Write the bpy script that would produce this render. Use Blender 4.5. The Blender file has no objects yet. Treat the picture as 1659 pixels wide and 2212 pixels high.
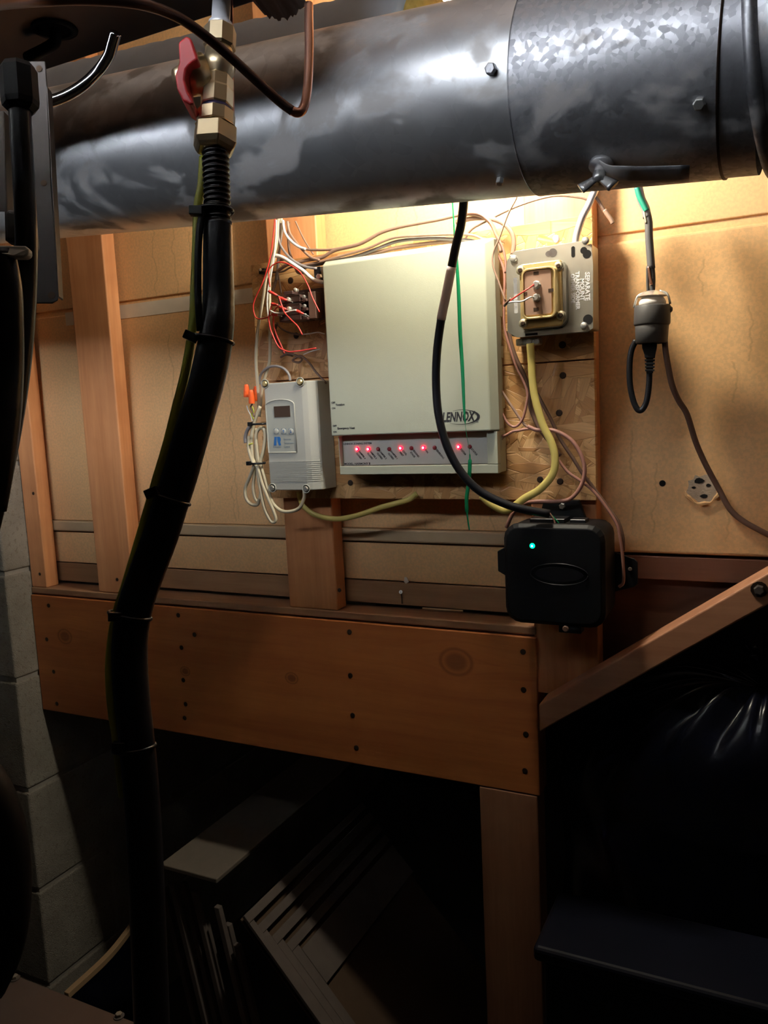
import bpy, bmesh, math, random
from mathutils import Vector, Matrix
random.seed(7)

# ---------------------------------------------------------------- camera, world, lamps, exposure
D, H, F = 1.1, 1.35, 1739.4          # camera distance from the wall, height, focal length in pixels of a 1659 wide frame
CAM = Vector((0, -D, H))
def _basis(y, p, r):
    cy, sy, cp, sp = math.cos(y), math.sin(y), math.cos(p), math.sin(p)
    f = Vector((sy*cp, cy*cp, sp)); rt = Vector((cy, -sy, 0)); up = rt.cross(f)
    return rt*math.cos(r)+up*math.sin(r), up*math.cos(r)-rt*math.sin(r), f
RT, UP, FW = _basis(math.radians(-26.727), math.radians(-7.278), math.radians(-2.7523))
C = bpy.context.scene.collection
cd = bpy.data.cameras.new('camera'); cam = bpy.data.objects.new('camera', cd); C.objects.link(cam)
cam.matrix_world = Matrix(((RT.x, UP.x, -FW.x, CAM.x), (RT.y, UP.y, -FW.y, CAM.y), (RT.z, UP.z, -FW.z, CAM.z), (0, 0, 0, 1)))
cd.sensor_fit = 'HORIZONTAL'; cd.sensor_width = 36; cd.lens = F/1659*36; cd.clip_start = 0.02
sc = bpy.context.scene; sc.camera = cam
vs = sc.view_settings; vs.view_transform = 'Standard'; vs.look = 'None'; vs.gamma = 1; vs.use_curve_mapping = False; vs.exposure = 0.0
w = bpy.data.worlds.new('world'); sc.world = w; w.use_nodes = True
w.node_tree.nodes['Background'].inputs[0].default_value = (0.25, 0.3, 0.5, 1)
w.node_tree.nodes['Background'].inputs[1].default_value = 0.005
BULB_POS, BULB_L, BULB_COL = (-0.34, -0.178, 0.37+H), 330.0, (1.0, 0.92, 0.74)
LAMP_A, LAMP_B, LAMP_L, LAMP_COL = (-1.28, -1.05, 0.41+H), (-0.12, -1.12, 0.56+H), 125.0, (0.86, 0.91, 1.0)

# ---------------------------------------------------------------- helpers
def ray(px, py): return RT*((px-829.5)/F) - UP*((py-1106)/F) + FW
def P(px, py, Y=0.0):                       # point of the wall-parallel plane y = Y that lies in this direction
    d = ray(px, py); return CAM + d*((Y+D)/d.y)
def PD(px, py, t): return CAM + ray(px, py)*t
def PX(px, py, X): d = ray(px, py); return CAM + d*(X/d.x)
def PZ(px, py, Z): d = ray(px, py); return CAM + d*((Z-H)/d.z)
def W(pts, Y): return [P(p[0], p[1], p[2] if len(p) > 2 else Y) for p in pts]

def obj(name, bm, m, parent=None, smooth=False, bevel=0, kind=None):
    me = bpy.data.meshes.new(name)
    if isinstance(bm, tuple): me.from_pydata([tuple(v) for v in bm[0]], [], bm[1]); me.validate()
    else:
        bm.normal_update(); bm.to_mesh(me); bm.free()
    o = bpy.data.objects.new(name, me); C.objects.link(o)
    me.materials.append(m)
    if smooth:
        for p in me.polygons: p.use_smooth = True
    if bevel:
        b = o.modifiers.new('bevel', 'BEVEL'); b.width = bevel; b.segments = 3; b.limit_method = 'ANGLE'; b.angle_limit = math.radians(40)
        b.harden_normals = False
    if parent:
        o.parent = parent; o.matrix_parent_inverse = Matrix.Translation(-parent.location) if parent.type == 'EMPTY' else Matrix()
    if kind: o['kind'] = kind
    return o
def tag(o, label, cat, group=None, kind=None):
    o['label'] = label; o['category'] = cat
    if group: o['group'] = group
    if kind: o['kind'] = kind
    return o
def thing(name, loc, label, cat, group=None):
    o = bpy.data.objects.new(name, None); C.objects.link(o); o.location = loc; o.empty_display_size = .02
    return tag(o, label, cat, group)
def struct(name, loc=(0, 0, 0)):
    o = bpy.data.objects.new(name, None); C.objects.link(o); o.location = loc; o['kind'] = 'structure'; return o

def bx(bm, x0, x1, y0, y1, z0, z1):
    v = [bm.verts.new((x, y, z)) for z in (z0, z1) for y in (y0, y1) for x in (x0, x1)]
    for f in ((0, 2, 3, 1), (4, 5, 7, 6), (0, 1, 5, 4), (2, 6, 7, 3), (0, 4, 6, 2), (1, 3, 7, 5)): bm.faces.new([v[i] for i in f])
    return bm
def box(x0, x1, y0, y1, z0, z1):
    return bx(bmesh.new(), min(x0, x1), max(x0, x1), min(y0, y1), max(y0, y1), min(z0, z1), max(z0, z1))
def prism(poly, vec, bm=None):
    bm = bm or bmesh.new(); vec = Vector(vec)
    a = [bm.verts.new(p) for p in poly]; b = [bm.verts.new(Vector(p)+vec) for p in poly]; n = len(a)
    bm.faces.new(a); bm.faces.new(b[::-1])
    for i in range(n): bm.faces.new((a[i], b[i], b[(i+1) % n], a[(i+1) % n]))
    bmesh.ops.recalc_face_normals(bm, faces=bm.faces); return bm
def spline(pts, n=6):
    pts = [Vector(p) for p in pts]
    if len(pts) < 3: return pts
    q = [pts[0]*2-pts[1]]+pts+[pts[-1]*2-pts[-2]]; out = []
    for i in range(1, len(q)-2):
        a, b, c, d = q[i-1:i+3]
        for k in range(n):
            t = k/n
            out.append(.5*((2*b)+(c-a)*t+(2*a-5*b+4*c-d)*t*t+(3*b-a-3*c+d)*t**3))
    out.append(pts[-1]); return out
def tube(pts, r, seg=8, bm=None, flat=1.0, smooth=6, flatdir=None):
    """sweep; r a number or a function of 0..1; flat squeezes the section across flatdir"""
    bm = bm or bmesh.new(); p = spline(pts, smooth) if smooth else [Vector(a) for a in pts]; n = len(p); rings = []
    t = (p[1]-p[0]).normalized(); u = t.orthogonal().normalized()
    if flatdir is not None: u = Vector(flatdir)
    for i in range(n):
        t = ((p[min(i+1, n-1)]-p[max(i-1, 0)])).normalized()
        if flatdir is not None: u = Vector(flatdir)
        u = (u-t*u.dot(t)).normalized(); v = t.cross(u)
        rr = r(i/(n-1)) if callable(r) else r
        rings.append([bm.verts.new(p[i]+u*(math.cos(2*math.pi*k/seg)*rr*flat)+v*(math.sin(2*math.pi*k/seg)*rr)) for k in range(seg)])
    for a, b in zip(rings, rings[1:]):
        for k in range(seg): bm.faces.new((a[k], a[(k+1) % seg], b[(k+1) % seg], b[k]))
    bm.faces.new(rings[0][::-1]); bm.faces.new(rings[-1]); bmesh.ops.recalc_face_normals(bm, faces=bm.faces)
    return bm
def lathe(p0, ax, prof, seg=20, bm=None, phase=0, cap=True):
    bm = bm or bmesh.new(); ax = Vector(ax).normalized(); u = ax.orthogonal().normalized(); v = ax.cross(u); rings = []
    for t, r in prof:
        rings.append([bm.verts.new(Vector(p0)+ax*t+(u*math.cos(2*math.pi*k/seg+phase)+v*math.sin(2*math.pi*k/seg+phase))*r) for k in range(seg)])
    for a, b in zip(rings, rings[1:]):
        for k in range(seg): bm.faces.new((a[k], a[(k+1) % seg], b[(k+1) % seg], b[k]))
    if cap: bm.faces.new(rings[0][::-1]); bm.faces.new(rings[-1])
    bmesh.ops.recalc_face_normals(bm, faces=bm.faces); return bm
def rrect(x0, x1, z0, z1, r, y, n=4):
    out = []
    for cx, cz, a0 in ((x1-r, z1-r, 0), (x0+r, z1-r, 90), (x0+r, z0+r, 180), (x1-r, z0+r, 270)):
        for k in range(n+1):
            a = math.radians(a0+90*k/n); out.append(Vector((cx+r*math.cos(a), y, cz+r*math.sin(a))))
    return out
def loft(loops, bm=None):
    bm = bm or bmesh.new(); rs = [[bm.verts.new(p) for p in l] for l in loops]; n = len(rs[0])
    for a, b in zip(rs, rs[1:]):
        for k in range(n): bm.faces.new((a[k], a[(k+1) % n], b[(k+1) % n], b[k]))
    bm.faces.new(rs[0][::-1]); bm.faces.new(rs[-1]); bmesh.ops.recalc_face_normals(bm, faces=bm.faces); return bm
def screw(name, p, n, r, m, parent, h=.002, hexa=False):
    bm = lathe(p, n, [(-.001, r*1.0), (h*.5, r), (h, r*.75)] if not hexa else [(-.001, r), (h, r), (h*1.15, r*.8)], seg=6 if hexa else 10)
    return obj(name, bm, m, parent, smooth=False)

# ---------------------------------------------------------------- materials
def nt(name):
    m = bpy.data.materials.new(name); m.use_nodes = True; t = m.node_tree
    b = t.nodes['Principled BSDF']; return m, t, b
class G:
    def __init__(s, t): s.t = t
    def n(s, typ, **kw):
        nd = s.t.nodes.new(typ)
        for k, v in kw.items():
            if k.startswith('i_'):
                key = k[2:]; key = int(key) if key.isdigit() else key.replace('_', ' ')
                if hasattr(v, 'is_output') or hasattr(v, 'links') and not isinstance(v, (int, float, tuple)): s.t.links.new(v, nd.inputs[key])
                else: nd.inputs[key].default_value = v
            else: setattr(nd, k, v)
        return nd
    def math(s, op, a, b=0.0, c=None):
        nd = s.t.nodes.new('ShaderNodeMath'); nd.operation = op
        for i, x in enumerate((a, b) if c is None else (a, b, c)):
            if isinstance(x, (int, float)): nd.inputs[i].default_value = x
            else: s.t.links.new(x, nd.inputs[i])
        return nd.outputs[0]
    def pos(s): return s.t.nodes.new('ShaderNodeNewGeometry').outputs['Position']
    def xyz(s, v):
        nd = s.t.nodes.new('ShaderNodeSeparateXYZ'); s.t.links.new(v, nd.inputs[0]); return nd.outputs
    def comb(s, x, y, z):
        nd = s.t.nodes.new('ShaderNodeCombineXYZ')
        for i, q in enumerate((x, y, z)):
            if isinstance(q, (int, float)): nd.inputs[i].default_value = q
            else: s.t.links.new(q, nd.inputs[i])
        return nd.outputs[0]
    def noise(s, vec, scale, detail=4, rough=.55, dist=0):
        return s.n('ShaderNodeTexNoise', i_Vector=vec, i_Scale=scale, i_Detail=detail, i_Roughness=rough, i_Distortion=dist).outputs['Fac']
    def mapr(s, v, a, b, c=0.0, d=1.0, smooth=False):
        nd = s.t.nodes.new('ShaderNodeMapRange'); s.t.links.new(v, nd.inputs[0])
        for i, q in enumerate((a, b, c, d)): nd.inputs[i+1].default_value = q
        if smooth: nd.interpolation_type = 'SMOOTHSTEP'
        return nd.outputs[0]
    def mix(s, f, a, b):
        nd = s.t.nodes.new('ShaderNodeMix'); nd.data_type = 'RGBA'
        for k, x in ((0, f), (6, a), (7, b)):
            if isinstance(x, (int, float)): nd.inputs[k].default_value = x
            elif isinstance(x, tuple): nd.inputs[k].default_value = (*x, 1)
            else: s.t.links.new(x, nd.inputs[k])
        return nd.outputs[2]
    def bump(s, h, st, dist, b):
        nd = s.n('ShaderNodeBump', i_Height=h, i_Strength=st, i_Distance=dist); s.t.links.new(nd.outputs[0], b.inputs['Normal'])
def plain(name, col, rough=.5, metal=0.0, var=.08, scale=60, bump=0, coat=0):
    m, t, b = nt(name); g = G(t); p = g.pos(); nz = g.noise(p, scale)
    c = g.mix(nz, tuple(max(0, x*(1-var)) for x in col), tuple(min(1, x*(1+var)) for x in col))
    t.links.new(c, b.inputs['Base Color']); b.inputs['Roughness'].default_value = rough; b.inputs['Metallic'].default_value = metal
    if coat: b.inputs['Coat Weight'].default_value = coat; b.inputs['Coat Roughness'].default_value = .15
    if bump: g.bump(g.noise(p, scale*6), bump, .001, b)
    return m
def emit(name, col, s):
    m, t, b = nt(name); b.inputs['Base Color'].default_value = (*col, 1)
    b.inputs['Emission Color'].default_value = (*col, 1); b.inputs['Emission Strength'].default_value = s; return m
def wood(name, light, dark, axis='z', knots=(), scale=1.0, rough=.55, red=None, bump=.25):
    """axis: along which the grain runs; knots: (x, z, radius)"""
    m, t, b = nt(name); g = G(t); x, y, z = g.xyz(g.pos())
    warp = None; kmask = None
    for kx, kz, kr in knots:
        dx = g.math('SUBTRACT', x, kx); dz = g.math('SUBTRACT', z, kz)
        if axis == 'x': dx = g.math('MULTIPLY', dx, .8)
        dd = g.math('SQRT', g.math('ADD', g.math('MULTIPLY', dx, dx), g.math('MULTIPLY', dz, dz)))
        rel = g.math('DIVIDE', dd, kr)
        e = g.math('MULTIPLY', g.math('EXPONENT', g.math('MULTIPLY', rel, -.55)), kr*1.6)
        sgn = g.math('SIGN', dz if axis == 'x' else dx); e = g.math('MULTIPLY', e, sgn)
        warp = e if warp is None else g.math('ADD', warp, e)
        k = g.mapr(rel, .55, 1.05, 1, 0, True); ring = g.mapr(g.math('ABSOLUTE', g.math('SUBTRACT', rel, 1.15)), 0, .25, .8, 0, True)
        k = g.math('MAXIMUM', k, ring); kmask = k if kmask is None else g.math('MAXIMUM', kmask, k)
    if axis == 'x':
        zz = z if warp is None else g.math('SUBTRACT', z, warp); v = g.comb(g.math('MULTIPLY', x, .06), y, zz)
    elif axis == 'z':
        xx = x if warp is None else g.math('SUBTRACT', x, warp); v = g.comb(xx, y, g.math('MULTIPLY', z, .06))
    else: v = g.comb(x, g.math('MULTIPLY', y, .06), z)
    big = g.noise(v, 26*scale, 3, .5, .6); fine = g.noise(v, 190*scale, 5, .6)
    f = g.math('ADD', g.math('MULTIPLY', big, .65), g.math('MULTIPLY', fine, .35))
    f = g.mapr(f, .36, .66)
    c = g.mix(f, light, dark)
    blotch = g.noise(g.pos(), 9, 3); c = g.mix(g.mapr(blotch, .45, .75, 0, .45), c, red or dark)
    if kmask is not None: c = g.mix(g.math('MULTIPLY', kmask, .7), c, tuple(q*.35 for q in dark))
    t.links.new(c, b.inputs['Base Color']); b.inputs['Roughness'].default_value = rough
    g.bump(fine, bump, .001, b); return m

M = {}
M['stud'] = wood('fir_stud', (.80, .37, .16), (.60, .235, .085), 'z', red=(.40, .14, .05))
kn = [P(630, 1465, -.043), P(985, 1430, -.043), P(140, 1375, -.043), P(400, 1450, -.043)]
M['beam'] = wood('beam_board', (.56, .20, .055), (.38, .115, .032), 'x', knots=[(kn[0].x, kn[0].z, .008), (kn[1].x, kn[1].z, .017), (kn[2].x, kn[2].z, .012), (kn[3].x, kn[3].z, .007)], scale=.8, red=(.36, .10, .03))
M['plate'] = wood('plate_wood', (.40, .22, .12), (.24, .11, .055), 'x')
M['darkwood'] = wood('dark_wood', (.20, .075, .04), (.12, .045, .025), 'x')
M['sheath'] = wood('sheathing_board', (.36, .20, .10), (.24, .12, .055), 'x')
M['brace'] = wood('brace_wood', (.60, .30, .17), (.44, .19, .10), 'x', scale=.8)

def drywall():
    m, t, b = nt('brown_paper_wallboard'); g = G(t); p = g.pos(); x, y, z = g.xyz(p)
    c = g.mix(g.mapr(g.noise(p, 5, 4), .3, .7), (.80, .46, .20), (.90, .55, .26))
    c = g.mix(g.mapr(g.noise(p, 260, 2), .4, .6, 0, .25), c, (.44, .30, .17))
    mask = None
    for px, pa, pb in ((335, 480, 640), (378, 480, 640), (412, 500, 625), (455, 500, 620), (375, 720, 1000), (410, 735, 960), (500, 700, 1120), (445, 850, 1120), (505, 1050, 1125), (860, 430, 520), (900, 430, 520), (1065, 420, 450), (1620, 660, 780), (1585, 780, 870), (1010, 1100, 1165), (1065, 1100, 1165), (918, 1120, 1170), (1365, 930, 1140), (1420, 1000, 1150), (1575, 1080, 1170), (1520, 560, 640)):
        a, q = P(px, pa), P(px, pb)
        wob = g.math('MULTIPLY', g.math('SUBTRACT', g.noise(g.comb(px*.37, 0, z), 34, 4), .5), .030)
        dd = g.math('ABSOLUTE', g.math('SUBTRACT', g.math('SUBTRACT', x, (a.x+q.x)/2), wob))
        k = g.mapr(dd, .0002, .0022, 1, 0, True)
        k = g.math('MULTIPLY', k, g.math('MULTIPLY', g.math('GREATER_THAN', z, q.z), g.math('LESS_THAN', z, a.z)))
        mask = k if mask is None else g.math('MAXIMUM', mask, k)
    c = g.mix(g.math('MULTIPLY', mask, .22), c, (.22, .11, .05))
    t.links.new(c, b.inputs['Base Color']); b.inputs['Roughness'].default_value = .75
    g.bump(g.noise(p, 300, 3), .15, .0006, b); return m
M['drywall'] = drywall()
M['tape'] = plain('joint_tape', (.78, .68, .54), .7, var=.15, scale=25)
M['gap'] = plain('dark_gap', (.10, .06, .035), .9)
M['moulding'] = plain('aged_moulding', (.50, .36, .21), .6, var=.2, scale=18)

def osb():
    m, t, b = nt('oriented_strand_board'); g = G(t); x, y, z = g.xyz(g.pos()); col = None; h = None
    for i, (ang, sc_, off) in enumerate(((25, 58, 0), (-38, 50, 3.3), (74, 54, 7.7), (-5, 46, 11.1))):
        ca, sa = math.cos(math.radians(ang)), math.sin(math.radians(ang))
        u = g.math('ADD', g.math('MULTIPLY', x, ca*.22), g.math('MULTIPLY', z, sa*.22)); v = g.math('SUBTRACT', g.math('MULTIPLY', z, ca), g.math('MULTIPLY', x, sa))
        vec = g.comb(g.math('ADD', u, off), v, off)
        vo = g.n('ShaderNodeTexVoronoi', i_Vector=vec, i_Scale=float(sc_*1.7), i_Randomness=1.0)
        ed = g.n('ShaderNodeTexVoronoi', feature='DISTANCE_TO_EDGE', i_Vector=vec, i_Scale=float(sc_*1.7))
        r = g.n('ShaderNodeSeparateColor', i_0=vo.outputs['Color']).outputs
        grain = g.noise(g.comb(g.math('MULTIPLY', u, .3), v, 0), 420, 3)
        c = g.mix(r[0], (.86, .53, .24), (.52, .25, .085)); c = g.mix(g.mapr(grain, .35, .7, 0, .4), c, (.36, .17, .06))
        e = g.mapr(ed.outputs['Distance'], 0, .035, 1, 0, True)
        c = g.mix(g.math('MULTIPLY', e, .24), c, (.20, .09, .03))
        hh = g.math('SUBTRACT', r[1], g.math('MULTIPLY', e, .8))
        if col is None: col, h = c, hh
        else:
            k = g.math('GREATER_THAN', r[2], .52); col = g.mix(k, col, c)
            h = g.math('ADD', g.math('MULTIPLY', h, g.math('SUBTRACT', 1.0, k)), g.math('MULTIPLY', hh, k))
    t.links.new(col, b.inputs['Base Color']); b.inputs['Roughness'].default_value = .42
    g.bump(h, .5, .0014, b); return m
M['osb'] = osb()

def block():
    m, t, b = nt('concrete_block'); g = G(t); p = g.pos()
    c = g.mix(g.mapr(g.noise(p, 14, 5), .3, .7), (.27, .24, .20), (.38, .345, .29)); c = g.mix(g.mapr(g.noise(p, 150, 3), .55, .7, 0, .6), c, (.16, .13, .10))
    t.links.new(c, b.inputs['Base Color']); b.inputs['Roughness'].default_value = .9
    g.bump(g.math('ADD', g.noise(p, 90, 6, .7), g.noise(p, 400, 3)), .8, .003, b); return m
M['block'] = block(); M['mortar'] = plain('mortar', (.34, .31, .27), .95, var=.2, bump=.6)

def galv(name, spangle=0.0, base=(.82, .84, .86), rough=.36):
    m, t, b = nt(name); g = G(t); p = g.pos(); x, y, z = g.xyz(p)
    vo = g.n('ShaderNodeTexVoronoi', i_Vector=p, i_Scale=260.0 if spangle else 90.0)
    r = g.n('ShaderNodeSeparateColor', i_0=vo.outputs['Color']).outputs[0]
    n1 = g.noise(g.comb(g.math('MULTIPLY', x, .7), y, z), 16, 5, .6, .4)
    ox = g.mapr(n1, .50, .60, 0, 1, True)
    c = g.mix(g.math('MULTIPLY', r, .3+spangle*.45), base, tuple(q*.55 for q in base))
    c = g.mix(g.math('MULTIPLY', ox, .8), c, (.50, .48, .46))
    t.links.new(c, b.inputs['Base Color'])
    t.links.new(g.mapr(ox, 0, 1, .90, .30), b.inputs['Metallic'])
    ro = g.math('ADD', g.math('MULTIPLY', g.noise(p, 30, 4), .12), g.math('ADD', g.math('MULTIPLY', r, .16*spangle+.04), g.math('MULTIPLY', ox, .16)))
    t.links.new(g.math('ADD', ro, rough-.06), b.inputs['Roughness'])
    g.bump(g.noise(p, 12, 2), .25, .004, b); return m
M['galv'] = galv('galvanised_steel', 0.0); M['galv2'] = galv('spangled_galvanised_steel', 1.0, (.56, .57, .60), .40)
M['galv3'] = galv('dark_galvanised_steel', .5, (.44, .45, .48), .38)
M['steel'] = plain('zinc_steel', (.68, .68, .66), .32, .8, .1, 90)
M['plate_steel'] = plain('box_cover_steel', (.52, .51, .45), .34, .85, .12, 30)
M['gold'] = plain('yellow_chromate_steel', (.80, .62, .30), .32, .75, .2, 60)
M['brass'] = plain('brass', (.88, .70, .44), .33, 1, .12, 50)
M['copper'] = plain('copper', (.92, .50, .38), .3, 1, .15, 50)
M['darkcopper'] = plain('tarnished_copper', (.20, .13, .12), .35, 1, .2, 50)
M['red'] = plain('red_vinyl', (.62, .03, .035), .4)
M['black'] = plain('black_plastic', (.006, .006, .007), .5)
M['blacksat'] = plain('black_satin_plastic', (.010, .010, .012), .3)
M['hose'] = plain('black_hose_jacket', (.012, .012, .015), .28, bump=.15)
M['rubber'] = plain('grey_black_rubber', (.055, .053, .055), .55, var=.25)
M['beige'] = plain('cream_grey_abs', (.45, .47, .37), .5, bump=.12, scale=150, var=.02)
M['greyabs'] = plain('light_grey_abs', (.48, .48, .43), .45, bump=.1, scale=150, var=.02)
M['label'] = plain('label_grey', (.42, .43, .38), .5, var=.03)
M['silverlabel'] = plain('silver_label', (.50, .50, .45), .45, var=.03)
M['ink'] = plain('black_ink', (.015, .015, .02), .6)
M['inkgrey'] = plain('grey_ink', (.20, .26, .32), .6)
M['blue'] = plain('blue_ink', (.02, .14, .42), .5)
M['lcd'] = plain('lcd_glass', (.07, .045, .035), .15)
M['white'] = plain('white_pvc', (.74, .72, .66), .45)
M['cream'] = plain('cream_pvc', (.62, .55, .40), .5)
M['whitewire'] = plain('white_wire', (.80, .78, .76), .4)
M['tan'] = plain('tan_brown_jacket', (.30, .19, .14), .45, var=.2)
M['pink'] = plain('pinkish_brown_jacket', (.36, .17, .13), .42, var=.15)
M['brown'] = plain('brown_jacket', (.15, .085, .06), .45)
M['greyw'] = plain('grey_jacket', (.26, .24, .25), .4)
M['redw'] = plain('red_wire', (.70, .05, .04), .4)
M['yellow'] = plain('yellow_cable_jacket', (.62, .50, .14), .45, var=.15, scale=30)
M['green'] = plain('green_ribbon', (.0, .22, .08), .4)
M['greentape'] = plain('green_tape', (.02, .30, .20), .4)
M['ygreen'] = plain('yellow_green_wire', (.46, .48, .05), .45)
M['orange'] = plain('orange_plastic', (.85, .12, .02), .4)
M['contactor'] = plain('brown_bakelite', (.075, .042, .038), .35)
M['nail'] = plain('dark_nail', (.05, .03, .02), .5, .6)
M['cabinet'] = plain('dark_cabinet_steel', (.15, .115, .10), .38, .7, .2, 14)
M['bracket'] = plain('grey_strap_steel', (.085, .07, .065), .55, .3, .15, 20)
M['jacket'] = plain('insulation_jacket', (.50, .56, .62), .7, var=.25, scale=12)
M['foil'] = plain('crumpled_foil', (.55, .40, .34), .35, .6, .3, 20, bump=.3)
M['bag'] = plain('black_bag_film', (.006, .007, .014), .25)
M['tote'] = plain('dark_tote_plastic', (.006, .007, .014), .4)
M['greyboard'] = plain('grey_painted_board', (.14, .11, .095), .8, var=.3, scale=30)
M['paleboard'] = plain('pale_shelf_board', (.17, .14, .11), .7, var=.15)
M['amber'] = plain('pale_wood_trim', (.55, .36, .20), .5)
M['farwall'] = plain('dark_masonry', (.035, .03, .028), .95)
M['ceil'] = plain('brown_subfloor', (.24, .19, .15), .9)
M['floor'] = plain('dark_concrete_floor', (.05, .045, .04), .9, bump=.5)
M['led_off'] = plain('unlit_red_lens', (.22, .03, .04), .3)
M['plaster'] = plain('torn_gypsum', (.46, .35, .25), .9, var=.3, bump=.8)
M['hole'] = plain('black_void', (.004, .003, .003), 1)

for k_, v_ in (('black', .2), ('tote', .25), ('blacksat', .35), ('hose', .35)): M[k_].node_tree.nodes['Principled BSDF'].inputs['Specular IOR Level'].default_value = v_

# ---------------------------------------------------------------- lamps
def lamps():
    b = thing('light_bulb', BULB_POS, 'bare glowing bulb hidden behind the round metal duct', 'light bulb')
    p = Vector(BULB_POS)
    obj('glass', lathe(p-Vector((0, 0, .032)), (0, 0, 1), [(0, .006), (.004, .016), (.012, .025), (.024, .030), (.036, .029), (.05, .022), (.062, .014)], 20), emit('bulb_glow', BULB_COL, BULB_L), b, True)
    obj('socket', lathe(p+Vector((0, 0, .030)), (0, 0, 1), [(0, .016), (.03, .017), (.045, .012)], 16), M['black'], b, True)
    obj('stem', tube([p+Vector((0, 0, .07)), p+Vector((0, 0, .2)), Vector((p.x, p.y, .62+H))], .003, 6, smooth=0), M['black'], b)
    obj('added_light_stop', lathe(p+Vector((0, 0, .070)), (0, 0, 1), [(0, .055), (.004, .058), (.008, .055)], 24), M['white'], b, True)  # unseen disc added above the bulb to block its upward light
    a, q = Vector(LAMP_A), Vector(LAMP_B); d = (q-a).normalized(); L = (q-a).length
    f = thing('tube_light', a, 'long glowing work light tube behind the photographer', 'lamp')
    obj('tube', lathe(a, d, [(0, .013), (L, .013)], 16), emit('tube_glow', LAMP_COL, LAMP_L), f, True)
    pl_ = [Vector((0, y_, z_)) for y_, z_ in ((.012, .032), (-.05, .032), (-.045, -.012), (-.03, -.024), (.060, -.030), (.060, -.032), (-.031, -.0262), (-.047, -.0135), (-.053, .034), (.012, .034))]
    obj('added_light_hood', prism([a-d*.04+p_ for p_ in pl_], d*(L+.08)), M['white'], f, bevel=0)  # unseen hood added round the tube to keep its light off lower parts
    for e_, sg in ((a, -1), (q, 1)): obj('end_cap', lathe(e_, d*sg, [(.0005, .015), (.03, .015)], 16), M['white'], f, True)
    for e_ in (a-d*.015, q+d*.015): obj('hanger', tube([e_, Vector((e_.x, e_.y, 1.1+H))], .002, 6, smooth=0), M['steel'], f)
lamps()

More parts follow.
